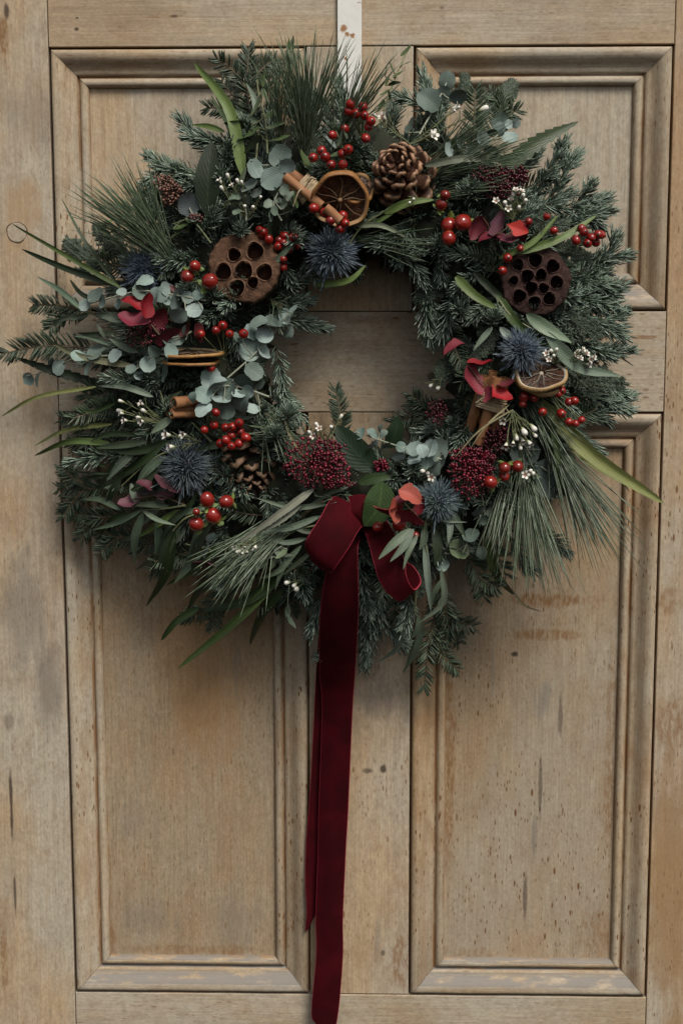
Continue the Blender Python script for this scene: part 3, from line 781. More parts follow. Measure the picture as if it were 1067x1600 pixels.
# ---- cedar fronds
def cedar(base, tip, h0=None, h1=None, wide=.42, order=9):
    h0 = HS(*base) - .01 if h0 is None else h0
    h1 = HS(*tip) + .008 if h1 is None else h1
    a, b = P(*base, h0), P(*tip, h1); dv = b - a; L = np.linalg.norm(dv); sd = norm(np.cross(dv, [0, -1., 0]))
    mid = (a + b) / 2 + sd * L * random.uniform(-.1, .1) + np.array([0, -.06 * L, 0])
    c = curve([a, mid, b], 40); mb = MB()
    bs, ds, ls = [], [], []
    def chain(p, sp):
        t = norm(np.gradient(p, axis=0)); q, w = perp(t)
        for s in (-1, 1):
            bs.append(p); ds.append(t + q * s * .55 + w * .25); ls.append(np.full(len(p), sp))
        bs.append(p); ds.append(t + w * .5); ls.append(np.full(len(p), sp))
    chain(c, .0042)
    for i in range(3, 38, max(1, int(40 / order / 1.4))):
        for s in (-1, 1):
            if random.random() < .12: continue
            ln = L * wide * (1 - i / 46) * random.uniform(.65, 1.1)
            e = c[i] + norm(dv) * ln * .8 + sd * s * ln * .65 + np.array([0, -random.uniform(-.15, .15) * ln, 0])
            k = max(5, int(ln / .0017)); cc = curve([c[i], (c[i] + e) / 2 + norm(dv) * ln * .06, e], k); chain(cc, .0036)
            for j in range(2, k - 1, 4):
                for s2 in (-1, 1):
                    l2 = ln * .28 * (1 - j / k * .6)
                    e2 = cc[j] + norm(e - c[i]) * l2 * .8 + np.cross(norm(e - c[i]), [0, -1., 0]) * s2 * l2 * .55
                    chain(curve([cc[j], e2], max(3, int(l2 / .0018))), .0031)
    bs, ds, ls = np.vstack(bs), np.vstack(ds), np.concatenate(ls)
    needles(mb, bs, ds, ls, .00062, None, 0)
    return wpart('cedar_frond', mb, [M['cedar']], a, 'feathery scale-leaved cedar frond')
for a_, b_ in (((180, 435), (102, 378)), ((200, 400), (150, 350)), ((755, 180), (803, 128)), ((720, 165), (725, 118)), ((870, 560), (978, 600)), ((850, 480), (945, 545)), ((820, 330), (885, 352)), ((700, 555), (688, 600)),
               ((640, 860), (655, 930)), ((860, 390), (920, 400)), ((870, 570), (930, 620)), ((780, 490), (740, 560)), ((300, 320), (255, 300)), ((330, 350), (380, 330)), ((260, 560), (210, 590)), ((700, 430), (650, 470)), ((850, 640), (905, 665)), ((560, 900), (545, 960))):
    cedar(a_, b_)

# ---- leaves on sprigs
EU = [leaf_mesh('round_leaf', 'round', [M['euc']], .86 + .03 * i, .05 + .05 * (i % 3), .25 + .12 * (i % 4), seed=i, wob=.045) for i in range(7)]
EO = [leaf_mesh('oval_leaf', 'ovate', [M['euc']], .55, .10, .25, seed=20 + i) for i in range(4)]
RD = [leaf_mesh('red_leaf', 'heart', [M['euc']], .8, .2, .6, seed=40 + i, wob=.07) for i in range(5)]
KT = [leaf_mesh('kite_leaf', 'kite', [M['euc']], .8, .15, .3, seed=60)]

def sprig(name, label, stem, leaves, meshes=EU, cols=SAGE, dh=.02, stem_mat='pstem', stem_r=.0011, flat=False):
    """a stem drawn through photo pixels with its leaves: (x, y, half length, seen width/length, angle of the long axis or None)"""
    sp = [PH(x, y, dh) for x, y in stem]
    c = curve(sp, 8 * len(sp)); o = c[0]
    mb = MB(); tube(mb, c, np.linspace(stem_r, stem_r * .55, len(c)), 5, 0)
    info = []
    for lf in leaves:
        x, y, r, asp, ang = (list(lf) + [1, None])[:5] if len(lf) < 5 else lf[:5]
        cl = lf[5] if len(lf) > 5 else random.choice(cols)
        ex = lf[6] if len(lf) > 6 else 0.0
        C = PH(x, y, dh + ex + random.uniform(-.003, .008))
        near = c[np.argmin(np.linalg.norm(c - C, axis=1))]
        if ang is None:
            dv = C - near; a2 = math.atan2(dv[2], dv[0]) + random.uniform(-.3, .3)
        else:
            a2 = math.radians(ang); 
            if np.dot([math.cos(a2), 0, math.sin(a2)], C - near) < 0: a2 += math.pi
        ax = np.array([math.cos(a2), 0, math.sin(a2)]); bx = np.array([-math.sin(a2), 0, math.cos(a2)])
        tl = math.acos(min(1, asp)) * random.choice([-1, 1])
        if abs(tl) < .1: tl = random.uniform(-.35, .35)
        if asp < .95 and bx[2] != 0: tl = abs(tl) * (1 if bx[2] > 0 else -1) * random.choice([1, 1, 1, -1])   # most leaves face up to the light
        nn = np.array([0, -1., 0]) * math.cos(tl) + bx * math.sin(tl)
        pt = random.uniform(-.3, .3)
        ax2 = norm(ax + np.array([0, -1., 0]) * pt)
        L = 2 * r * PX * 1.02 / math.cos(math.atan(pt))
        base = C - ax2 * L / 2
        info.append((base, ax2, nn, L, cl))
        if np.linalg.norm(near - base) < .03:
            tube(mb, curve([near, (near + base) / 2 + np.array([0, .001, 0]), base + ax2 * L * .06], 5), stem_r * .5, 4, 0)
    st = link(name, mb.mesh(name, [M[stem_mat]], origin=o), T(o), wreath, label=label)
    for (base, ax2, nn, L, cl) in info:
        v = random.uniform(.85, 1.15)
        link('leaf', random.choice(meshes), frame(base, ax2, nn, L), st, color=[q * v for q in cl])
    return st
LS, LD = (.25, .32, .31), (.10, .135, .118)
EL = 'silver-grey round-leaved eucalyptus sprig'
sprig('eucalyptus_sprig', EL, [(450, 300), (437, 262), (410, 258)], [(399, 263, 15, .85, 120), (437, 244, 19, 1, None, LD), (425, 279, 19, 1, None, SAGE[0], .006), (449, 259, 13, .85, 0, LS, .008), (434, 252, 7, .6, 60)], dh=.022)
sprig('eucalyptus_sprig', 'small-leaved green eucalyptus sprig', [(440, 345), (428, 320), (440, 290)], [(429, 301, 9, .7, 150), (421, 321, 9, .8, 10), (424, 337, 9, .5, 80), (442, 318, 10, .6, 70), (435, 312, 7, .8, None), (429, 329, 8, .8, None), (444, 296, 9, .8, 60), (454, 307, 9, .6, 60), (460, 320, 8, .5, 80)], cols=[(.13, .175, .135), (.16, .2, .16)], dh=.022)
sprig('eucalyptus_sprig', 'small-leaved green eucalyptus sprig', [(385, 345), (382, 315), (370, 295)], [(367, 311, 10, .6, 0), (378, 296, 10, .6, 150), (387, 314, 10, .6, 60), (390, 290, 15, .6, 40, SAGE_D[0]), (400, 300, 10, .7, 30, SAGE_D[0]), (370, 330, 7, .6, 0)], cols=[(.13, .175, .135), (.16, .2, .16)], dh=.02)
sprig('eucalyptus_sprig', EL, [(655, 210), (680, 165), (697, 130)], [(697, 125, 14, .95, None), (668, 159, 20, .95, None, LD), (692, 146, 13, .8, 30, LD), (715, 150, 14, .6, 20, LD), (640, 195, 14, .5, 60, LD)], dh=.01)
sprig('eucalyptus_sprig', EL, [(730, 260), (760, 225), (800, 195)], [(781, 202, 11, .85, 80), (794, 194, 8, .9, None), (805, 192, 8, .9, None), (796, 214, 13, .8, 10), (754, 217, 13, .75, 120, LD), (719, 222, 11, .5, 100), (767, 236, 13, .55, -25), (778, 187, 13, .75, 70, LD), (735, 235, 12, .6, 20, LD), (768, 209, 10, .5, 0, LD), (700, 235, 12, .5, 110)], dh=.014)
sprig('eucalyptus_sprig', EL, [(322, 470), (280, 462), (220, 455), (141, 474)], [(133, 477, 10, .9, None), (159, 470, 12, .5, 80), (190, 457, 8, .8, None), (220, 455, 13, .8, 160), (244, 462, 14, .6, 80), (251, 460, 12, .8, 60), (261, 452, 12, .5, 95), (262, 467, 10, .8, None), (277, 467, 20, .38, 78), (294, 464, 10, .85, 0), (311, 461, 10, .85, 40), (279, 491, 14, .85, 20), (304, 483, 14, .85, 0), (227, 441, 14, .6, 0), (150, 462, 15, .7, 30, LD), (186, 475, 9, .6, 60)], dh=.02)
sprig('eucalyptus_sprig', EL, [(300, 518), (262, 540), (225, 572)], [(243, 547, 11, .9, None), (268, 549, 13, .9, None), (278, 528, 12, .9, None), (231, 569, 13, .9, None), (217, 583, 11, .6, 100, LS), (225, 551, 10, .5, 140), (266, 531, 14, .45, 110), (290, 520, 12, .4, 90), (258, 575, 22, .3, 85, LD), (205, 577, 9, .7, None, LD)], dh=.02)
sprig('eucalyptus_sprig', EL, [(190, 555), (120, 560), (80, 578), (42, 588)], [(46, 592, 11, .9, None), (62, 593, 13, .42, 80), (94, 575, 13, .9, None), (84, 565, 9, .8, None, LD), (124, 556, 14, .5, 160), (150, 549, 17, .75, 30, LD), (181, 557, 12, .8, None), (137, 575, 12, .5, 70, LD)], dh=.014)
sprig('eucalyptus_sprig', EL, [(345, 600), (385, 565), (420, 530), (450, 490)], [(391, 546, 18, .95, None), (414, 524, 14, .85, 10, LS), (394, 518, 14, .6, 125, LS), (414, 546, 15, .5, 110), (397, 580, 16, .9, None), (446, 494, 13, .7, 100, LS), (459, 486, 10, .45, 60), (426, 503, 15, .5, 150, LD), (449, 517, 11, .6, 50), (405, 505, 14, .6, 20, LD), (372, 528, 11, .4, 130, LD)], dh=.02)
sprig('eucalyptus_sprig', EL, [(420, 620), (375, 605), (335, 605), (302, 625)], [(332, 593, 19, .9, None), (340, 602, 17, .28, 25, LS, .006), (356, 608, 18, .75, 60), (381, 599, 16, .7, 0, LD), (373, 615, 11, .6, 0, LS, .006), (388, 611, 10, .9, None, LS, .006), (381, 627, 18, .85, None), (346, 621, 16, .3, -5, LS), (319, 616, 15, .9, None), (304, 621, 9, .8, None), (319, 641, 15, .72, 35, LS, .008), (353, 642, 14, .9, None, LD), (394, 636, 14, .5, -20), (405, 600, 10, .5, 40, LD)], dh=.022)
sprig('eucalyptus_sprig', EL, [(690, 718), (640, 703), (600, 690), (556, 675)], [(561, 677, 11, .6, 30), (581, 679, 11, .5, 140), (581, 693, 10, .5, 40), (600, 679, 8, .7, None), (596, 670, 7, .5, 70), (602, 698, 10, .4, 30), (622, 712, 11, .7, 20, LS), (627, 698, 9, .8, None), (647, 700, 14, .8, 30), (671, 700, 14, .8, 80, LS, .006), (658, 705, 11, .9, None, LS, .008), (647, 720, 11, .7, 10, LS), (667, 723, 12, .85, None, LS), (686, 704, 19, .9, None, LD), (675, 730, 15, .7, 40), (684, 720, 14, .6, 60, LD)], dh=.02)
sprig('eucalyptus_sprig', 'large dark grey-green round eucalyptus leaves', [(810, 680), (835, 720), (860, 740)], [(854, 747, 31, .98, None, (.085, .115, .105)), (820, 706, 24, .8, 10, (.075, .10, .09)), (790, 690, 16, .7, 40, (.06, .08, .07))], dh=.0)
sprig('eucalyptus_sprig', 'dull green eucalyptus leaves beside the bow', [(670, 850), (700, 865), (730, 850)], [(717, 858, 18, .75, 150, (.10, .135, .075)), (700, 871, 20, .75, 40, LD), (691, 882, 11, .85, 60, SAGE[0]), (735, 835, 14, .6, 10, LD)], dh=.012)
sprig('eucalyptus_sprig', 'thin hanging stem with small oval leaves', [(752, 770), (757, 810), (753, 870)], [(755, 813, 8, .75, 90), (754, 864, 11, .72, 80), (747, 796, 13, .5, 30, SAGE_D[0]), (765, 800, 8, .5, 60)], cols=[(.13, .175, .14)], dh=.012, stem_r=.0006)
sprig('eucalyptus_sprig', 'thin hanging stem with small oval leaves', [(452, 915), (450, 945), (455, 975)], [(450, 954, 12, .7, 90), (456, 972, 12, .5, 125), (440, 970, 12, .3, 30)], meshes=EO, cols=[(.10, .135, .10)], dh=.012, stem_r=.0006)
sprig('eucalyptus_sprig', 'small-leaved green sprig', [(445, 850), (425, 865), (410, 885)], [(413, 880, 10, .7, 60), (427, 880, 13, .55, 60), (440, 865, 12, .6, 40), (400, 895, 9, .5, 50), (432, 850, 10, .5, 100)], meshes=EO, cols=[(.11, .145, .09)], dh=.016)
sprig('eucalyptus_sprig', 'grey leaf behind the pine tuft', [(310, 355), (296, 325)], [(294, 320, 18, .95, None, (.12, .14, .15)), (305, 340, 10, .7, None, LD)], dh=.01)
sprig('eucalyptus_sprig', EL, [(300, 850), (320, 830), (325, 850)], [(313, 848, 10, .7, 60, LD), (330, 840, 9, .6, 30, LD), (308, 865, 10, .6, 80, LD), (322, 865, 9, .5, 60, LD)], dh=.01)

GS = 'leafy green sprig with pointed leaves'
sprig('leafy_sprig', GS, [(418, 240), (415, 190), (405, 150), (400, 110)], [(394, 100, 20, .4, 105), (412, 122, 14, .5, 80), (423, 178, 15, .5, 20), (400, 165, 20, .35, 60), (388, 208, 20, .5, 30), (432, 195, 18, .4, 15), (395, 225, 20, .4, 45), (420, 215, 14, .5, 80), (415, 150, 14, .5, 110), (440, 215, 14, .4, 20), (372, 195, 22, .35, 175)], meshes=EO, cols=[(.075, .115, .045), (.10, .135, .075)], dh=.014, stem_mat='gstem')
sprig('leafy_sprig', GS, [(455, 140), (452, 100), (458, 65)], [(456, 72, 16, .35, 80), (450, 90, 13, .4, 100), (462, 92, 12, .5, 40), (446, 115, 12, .4, 140), (452, 68, 8, .5, 95)], meshes=EO, cols=[(.09, .14, .05), (.12, .155, .09)], dh=.01, stem_mat='gstem')
sprig('leafy_sprig', GS, [(590, 200), (610, 140), (635, 80)], [(635, 78, 13, .6, 45), (612, 105, 9, .4, 110), (622, 115, 10, .5, 30), (605, 125, 9, .5, 70), (616, 130, 10, .4, 10), (600, 145, 9, .5, 30), (608, 148, 9, .5, 100), (595, 165, 11, .6, 60), (636, 98, 8, .3, 20), (603, 110, 10, .3, 80)], meshes=EO, cols=[(.09, .135, .05), (.065, .10, .04)], dh=.012, stem_mat='gstem')
sprig('leafy_sprig', GS, [(540, 265), (535, 230), (525, 205)], [(518, 222, 14, .45, 130, (.15, .19, .18)), (532, 215, 14, .5, 75), (540, 205, 12, .4, 100), (525, 240, 12, .5, 20), (512, 238, 12, .4, 80), (548, 225, 11, .4, 30), (478, 250, 18, .5, 115, (.055, .08, .03))], meshes=EO, cols=[(.06, .09, .045), (.09, .12, .08)], dh=.016, stem_mat='gstem')
sprig('leafy_sprig', GS, [(600, 330), (560, 360), (520, 430)], [(486, 310, 18, .5, 65, (.04, .065, .03)), (462, 312, 13, .4, 100, (.05, .08, .03))], meshes=EO, cols=[(.06, .09, .045)], dh=.02, stem_mat='gstem')
sprig('leafy_sprig', 'dark round sprig leaves near the brown buds', [(330, 380), (300, 345), (270, 350)], [(285, 352, 16, .55, 20), (300, 345, 12, .5, 160), (275, 365, 12, .5, 40)], meshes=EO, cols=GRN_D, dh=.012, stem_mat='gstem')
sprig('leafy_sprig', GS, [(185, 360), (170, 348)], [(170, 346, 14, .5, 15), (180, 356, 10, .5, 0)], meshes=EO, cols=GRN, dh=.01, stem_mat='gstem')

# red and purple leaves
CR, BU, CO_, MV, SC = (.20, .008, .014), (.095, .010, .018), (.24, .045, .032), (.115, .045, .06), (.30, .02, .016)
PK = (.16, .022, .034)
def reds(label, stem, lv, dh=.024): return sprig('red_leaf_sprig', label, stem, lv, meshes=RD, cols=[CR], dh=dh, stem_mat='twig')
reds('burgundy and scarlet leaves beside the dark seed pod', [(770, 390), (775, 370), (800, 350)], [(777, 348, 21, .55, 72, (.14, .055, .075), .006), (745, 357, 20, .85, 60, (.085, .012, .018)), (790, 370, 24, .5, 5, (.13, .03, .05)), (822, 361, 18, .7, 80, (.11, .015, .025)), (765, 375, 18, .5, 10, BU)])
st_ = sprig('red_leaf_sprig', 'single scarlet kite-shaped leaf', [(790, 368), (800, 362)], [(808, 357, 17, .95, -20, (.36, .022, .016))], meshes=KT, dh=.034, stem_mat='twig')
reds('red and burgundy leaves on the silver sprig side', [(255, 530), (235, 505), (225, 485)], [(231, 477, 20, .55, 80, CR, .006), (205, 477, 19, .55, -25, CR), (210, 497, 26, .55, -12, (.13, .018, .032), .004), (249, 499, 20, .9, 60, BU), (262, 524, 22, .5, 25, BU), (311, 520, 16, .5, 100, (.07, .012, .014)), (290, 515, 14, .6, 60, (.07, .012, .014))])
reds('mauve leaves beside the thistle and pointed green leaves', [(290, 790), (250, 775), (205, 780)], [(202, 782, 19, .6, 15, MV), (255, 752, 17, .5, 140, MV), (259, 773, 15, .5, 10, MV), (232, 770, 12, .6, 10, (.13, .11, .14)), (225, 760, 14, .5, 150, (.08, .02, .03)), (275, 765, 12, .4, 0, MV)], dh=.016)
reds('mauve leaves low among the pine needles', [(335, 885), (320, 890)], [(319, 882, 19, .42, 170, MV), (319, 903, 13, .6, 15, MV), (335, 900, 12, .6, 40, (.09, .02, .035))], dh=.01)
reds('crimson leaves round the twine of the cinnamon bundle', [(765, 640), (765, 610), (745, 590)], [(711, 547, 19, .42, 25, PK), (749, 565, 20, .22, 5, CR), (742, 594, 26, .62, 118, PK, .006), (782, 614, 20, .62, -25, (.24, .009, .014), .008), (762, 616, 14, .45, 70, PK, .01), (790, 598, 14, .4, 15, BU)], dh=.03)
reds('coral and crimson leaves beside the velvet bow', [(615, 830), (625, 800), (630, 780)], [(640, 776, 20, .85, 150, (.30, .070, .05), .010), (606, 788, 23, .45, 5, (.19, .026, .03)), (616, 798, 20, .5, 95, (.30, .065, .045), .016), (640, 809, 23, .65, -18, (.25, .032, .044), .008), (655, 790, 16, .7, 70, (.11, .008, .014)), (625, 780, 14, .6, 30, (.13, .013, .02))], dh=.042)

# ---- long leaves and blades
def longleaf(parent, base, tip, w, cols, bend=0.0, dh=.012, prof='lance', fold=.3, h0=None, h1=None, serr=0, mat='long', twist=None, name='leaf', label=None, via=None, wave=0.0):
    h0 = HS(*base) + dh - .004 if h0 is None else h0
    h1 = HS(*tip) + dh if h1 is None else h1
    a, b = P(*base, h0), P(*tip, h1); dv = b - a; L = np.linalg.norm(dv); sd = norm(np.cross(dv, [0, -1., 0]))
    if via is not None: pts = [a, P(*via, (h0 + h1) / 2 + .006), b]
    else: pts = [a, (a + b) / 2 + sd * L * (bend or random.uniform(-.1, .1)) + np.array([0, -.05 * L, 0]), b]
    mb = MB(); blade(mb, pts, w * PX, prof, fold, 66 if serr else 18, random.uniform(-1.1, 1.1) if twist is None else twist, serr, wave=wave)
    v = random.uniform(.85, 1.15)
    return wpart(name, mb, [M[mat]], a, label, color=[q * v for q in random.choice(cols)], parent=parent)

def willow(label, stem, leaves, cols=WIL, dh=.014, stem_mat='gstem'):
    sp = [PH(x, y, dh - .003) for x, y in stem]; c = curve(sp, 8 * len(sp)); mb = MB(); tube(mb, c, np.linspace(.0012, .0007, len(c)), 5, 0)
    st = wpart('willow_leaf_sprig', mb, [M[stem_mat]], c[0], label)
    for lf in leaves:
        (b_, t_, w), ex = lf[:3], lf[3:]
        kw = dict(dh=dh); cl = cols
        for e in ex:
            if isinstance(e, dict): kw.update(e)
            else: cl = e
        longleaf(st, b_, t_, w, cl, **kw)
    return st
WL = 'sprig of long narrow sage-green leaves'
willow(WL, [(260, 640), (250, 610)], [((240, 620), (153, 603), 11), ((268, 652), (236, 677), 13), ((252, 640), (285, 610), 8, WIL_D)], dh=.022)
willow(WL, [(275, 700), (235, 720), (190, 760)], [((212, 704), (167, 752), 13), ((259, 711), (212, 760), 15), ((255, 715), (200, 770), 13, WIL_D), ((190, 742), (166, 792), 12, WIL_D), ((230, 690), (150, 700), 12, WIL_D), ((260, 690), (180, 745), 11, GRN_D), ((205, 755), (225, 795), 10), ((215, 680), (140, 690), 9, GRN_D)], dh=.014)
willow(WL, [(200, 500), (140, 490), (100, 470)], [((130, 485), (58, 432), 9, [(.11, .16, .11)]), ((139, 490), (88, 489), 8), ((112, 494), (77, 514), 8), ((192, 503), (145, 490), 14), ((216, 550), (172, 530), 11), ((180, 520), (120, 520), 10, WIL_D), ((170, 530), (150, 505), 8, WIL_D), ((175, 540), (115, 525), 8)], dh=.014)
willow(WL, [(290, 790), (255, 795), (222, 797)], [((222, 797), (144, 828), 9, [(.12, .17, .11)]), ((224, 800), (211, 880), 14, [(.12, .165, .115)]), ((246, 806), (234, 910), 15, [(.10, .14, .095)]), ((222, 796), (275, 821), 8, [(.13, .17, .12)]), ((190, 797), (124, 781), 10), ((265, 790), (200, 790), 10, WIL_D)], dh=.02)
willow(WL, [(320, 800), (290, 810), (270, 830)], [((283, 805), (251, 912), 20, [(.055, .08, .045)]), ((274, 830), (228, 948), 16, GRN_D), ((310, 825), (272, 912), 18, [(.095, .13, .085)]), ((281, 796), (216, 840), 11, GRN), ((300, 790), (250, 850), 12, WIL_D), ((330, 820), (300, 900), 12, WIL_D)], dh=.016)
willow(WL, [(670, 800), (662, 830), (668, 870)], [((642, 826), (591, 874), 14, dict(h0=.138, h1=.146)), ((646, 826), (609, 878), 12, dict(h0=.138, h1=.146)), ((652, 835), (630, 890), 9, dict(h0=.130, h1=.140)), ((663, 824), (655, 860), 12), ((663, 841), (673, 956), 11, [(.15, .19, .155)]), ((689, 888), (654, 974), 10, [(.12, .15, .11)], dict(bend=-.22)), ((681, 826), (679, 884), 15, WIL_D), ((700, 802), (700, 850), 11, [(.17, .21, .17)]), ((707, 798), (728, 840), 11), ((662, 800), (730, 816), 6), ((676, 830), (690, 880), 12, WIL_D)], dh=.026)
willow(WL, [(650, 920), (648, 960)], [((634, 978), (592, 1034), 9, [(.13, .17, .13)]), ((660, 970), (628, 1053), 11), ((664, 980), (632, 1050), 9), ((655, 960), (640, 1000), 9), ((690, 905), (672, 955), 9)], dh=.016)
willow(WL, [(500, 820), (460, 830), (420, 860)], [((471, 852), (430, 922), 10), ((428, 840), (462, 866), 9, dict(bend=.35)), ((501, 806), (402, 830), 11, [(.13, .17, .125)]), ((512, 788), (400, 778), 9), ((480, 840), (420, 845), 9), ((460, 870), (400, 905), 9), ((490, 860), (440, 900), 8, WIL_D), ((420, 830), (380, 860), 8), ((500, 830), (450, 820), 8, WIL_D)], dh=.016)
willow('sprig of broad pale willow leaves beside the thistle', [(780, 470), (800, 495), (850, 525)], [((822, 490), (893, 536), 21, [(.12, .165, .11)]), ((850, 517), (970, 588), 21, [(.135, .18, .135)], dict(bend=.14, dh=.026)), ((865, 532), (903, 583), 19, [(.125, .165, .12)]), ((781, 511), (812, 544), 13, [(.17, .21, .18)]), ((769, 511), (739, 548), 9), ((900, 545), (945, 565), 6)], dh=.022)
willow(WL, [(400, 250), (405, 200)], [((352, 206), (300, 195), 9, GRN), ((405, 190), (360, 168), 12), ((400, 180), (385, 130), 9), ((385, 260), (345, 330), 8, GRN_D)], dh=.012)
willow(WL, [(330, 690), (300, 660)], [((310, 700), (380, 690), 12, WIL_D), ((275, 700), (330, 700), 7, WIL_D), ((390, 670), (350, 650), 10, WIL_D), ((340, 660), (400, 650), 9)], dh=.012)
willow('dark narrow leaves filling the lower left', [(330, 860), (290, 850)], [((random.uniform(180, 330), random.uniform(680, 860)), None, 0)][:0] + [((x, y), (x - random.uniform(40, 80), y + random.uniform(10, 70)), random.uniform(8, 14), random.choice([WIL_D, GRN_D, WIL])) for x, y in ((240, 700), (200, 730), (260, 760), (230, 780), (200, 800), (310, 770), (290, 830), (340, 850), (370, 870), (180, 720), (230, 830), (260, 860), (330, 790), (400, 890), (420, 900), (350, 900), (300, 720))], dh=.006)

def bl(label, base, tip, w, cols, **kw):
    kw.setdefault('prof', 'blade'); kw.setdefault('fold', .3)
    return longleaf(None, base, tip, w, cols, name='grass_blade', label=label, **kw)
GB, DB = 'long green strap leaf', 'thin dry grass blade'
bl(GB, (380, 275), (303, 97), 19, GRN, via=(358, 170), twist=.5, h1=.06); bl(GB, (372, 265), (330, 150), 9, GRN_D)
bl(GB, (190, 450), (17, 348), 8, GRN, via=(105, 400), h1=.06); bl(GB, (175, 445), (34, 389), 11, GRN_D, via=(100, 418), h1=.05); bl(GB, (190, 452), (96, 309), 6, GRN_D, via=(135, 380), h1=.05)
bl(GB, (200, 402), (155, 358), 10, GRN_D); bl(GB, (150, 470), (110, 437), 8, GRN_D)
bl(DB, (212, 573), (69, 527), 11, [(.15, .15, .09)], via=(125, 556), dh=.02); bl(DB, (150, 604), (2, 651), 7, OLIVE, via=(60, 620), h1=.05); bl(DB, (175, 662), (54, 697), 8, OLIVE, via=(105, 672)); bl(GB, (170, 692), (54, 712), 11, GRN, h1=.04); bl(GB, (265, 690), (160, 700), 14, GRN_D)
bl(DB, (165, 730), (110, 720), 6, GRN_D); bl(DB, (170, 740), (95, 733), 4, WIL_D); bl(DB, (180, 630), (115, 640), 6, GRN_D)
bl('broad olive strap leaf reaching down past the wreath edge', (838, 622), (1037, 787), 26, OLIVE, via=(925, 712), twist=.25, h0=.085, h1=.075, fold=.55)
bl(GB, (842, 640), (1005, 770), 12, [(.14, .15, .06)], via=(910, 715), h0=.075, h1=.055); bl(GB, (861, 655), (877, 775), 11, GRN, h0=.09, h1=.08); bl(DB, (880, 700), (985, 770), 5, DRY)
bl(GB, (712, 432), (779, 484), 15, GRN, via=(742, 462), dh=.022); bl(GB, (776, 462), (855, 540), 16, GRN, dh=.02); bl(GB, (740, 425), (830, 510), 12, GRN_D)
bl('pale grey-green strap leaf', (664, 258), (778, 254), 12, [(.16, .175, .13)], via=(725, 248), dh=.022); bl(GB, (800, 395), (933, 336), 13, GRN, dh=.024, via=(870, 375)); bl(GB, (779, 403), (872, 336), 10, GRN, dh=.024)
bl(GB, (600, 332), (678, 312), 13, GRN, dh=.026); bl(GB, (560, 358), (632, 320), 7, GRN, dh=.022); bl(GB, (555, 352), (634, 370), 9, [(.11, .13, .085)], via=(595, 352), dh=.022); bl(GB, (495, 446), (572, 414), 10, GRN, via=(545, 438), dh=.02)
bl(GB, (435, 390), (470, 360), 8, WIL, dh=.02); bl(GB, (425, 415), (465, 375), 9, WIL, dh=.022); bl(GB, (422, 385), (424, 330), 9, GRN_D, dh=.016)
bl(GB, (438, 900), (318, 957), 20, GRN_D, via=(385, 938)); bl(GB, (450, 880), (277, 1046), 17, GRN, via=(380, 960), h1=.04); bl(GB, (310, 950), (252, 1001), 13, GRN_D, h1=.03); bl(GB, (440, 920), (390, 1008), 16, GRN_D, h1=.03, via=(410, 960))
bl(GB, (757, 840), (803, 930), 16, [(.07, .095, .035)], via=(775, 895), h1=.04); bl(DB, (798, 920), (846, 956), 4, DRY, via=(818, 945), h0=.04, h1=.035)
bl('pale dry strap leaf across the lower foliage', (490, 764), (372, 848), 12, [(.24, .24, .19)], via=(430, 808), dh=.03); bl('pale dry strap leaf across the lower foliage', (470, 790), (395, 835), 7, [(.22, .23, .18)], dh=.028)
bl(GB, (560, 750), (470, 800), 8, WIL_D); bl('purple-brown narrow leaf', (290, 470), (255, 440), 9, [(.10, .03, .03)]); bl(DB, (880, 560), (905, 585), 6, DRY); bl(DB, (930, 550), (990, 572), 4, DRY, h1=.05)
bl(DB, (640, 300), (700, 250), 3, OLIVE); bl(GB, (480, 720), (440, 640), 5, DRY, dh=.02); bl(DB, (800, 640), (710, 715), 3, DRY, dh=.04); bl(DB, (795, 632), (735, 700), 3, DRY, dh=.04)
SER = 'toothed dark green leaf'
def ser(base, tip, w, col=(.04, .062, .024), **kw): return longleaf(None, base, tip, w, [col], name='toothed_leaf', label=SER, serr=11, fold=.2, twist=.2, **kw)
ser((775, 275), (903, 190), 30, h1=.06); ser((760, 250), (850, 225), 16, h1=.05); ser((165, 602), (17, 556), 19, h0=.035, h1=.04, col=(.022, .036, .015)); ser((130, 590), (55, 575), 12, h0=.03, h1=.035, col=(.022, .036, .015))
def dk(base, tip, w, col, label, **kw): return longleaf(None, base, tip, w, [col], name='glossy_leaf', label=label, prof='ovate', mat='gloss', fold=.18, twist=.1, **kw)
dk((325, 338), (331, 220), 40, (.016, .026, .013), 'large near-black glossy leaf', dh=.014); dk((590, 735), (526, 664), 46, (.014, .026, .013), 'dark glossy leaf behind the red bud cluster', dh=.02)
dk((606, 700), (622, 650), 28, (.016, .03, .015), 'dark glossy leaf behind the red bud cluster', h0=.06, h1=.065); dk((597, 752), (569, 822), 48, (.040, .070, .026), 'glossy green leaf lying over the bow', h0=.112, h1=.108, bend=-.12)
dk((560, 755), (610, 745), 18, (.03, .05, .02), 'dark glossy leaf', dh=.02)
dk((490, 305), (478, 285), 15, (.04, .06, .03), 'dark glossy leaf', dh=.014)

# ---- fruit
def ball_mesh(name, mats, calyx=True, elong=1.0, sep=False):
    mb = MB(); n = 9
    th = np.linspace(0, np.pi, n)
    pr = [(max(.02, math.sin(t)), -math.cos(t) * elong) for t in th]
    lathe(mb, pr, 14, 0)
    if calyx:
        lathe(mb, [(.30, .955 * elong), (.22, 1.05 * elong), (.10, 1.02 * elong), (.02, 1.08 * elong)], 8, 1)
    return mb.mesh(name, mats)
BER = [ball_mesh('berry', [M['berry'], M['calyx']], elong=e) for e in (1.0, 1.08, 1.15)]
HYP = [ball_mesh('hypericum_berry', [M['hyper'], M['calyx']], calyx=False, elong=e) for e in (1.08, 1.18)]
SEP = leaf_mesh('sepal', 'ovate', [M['euc']], .7, .2, .3, seed=77)

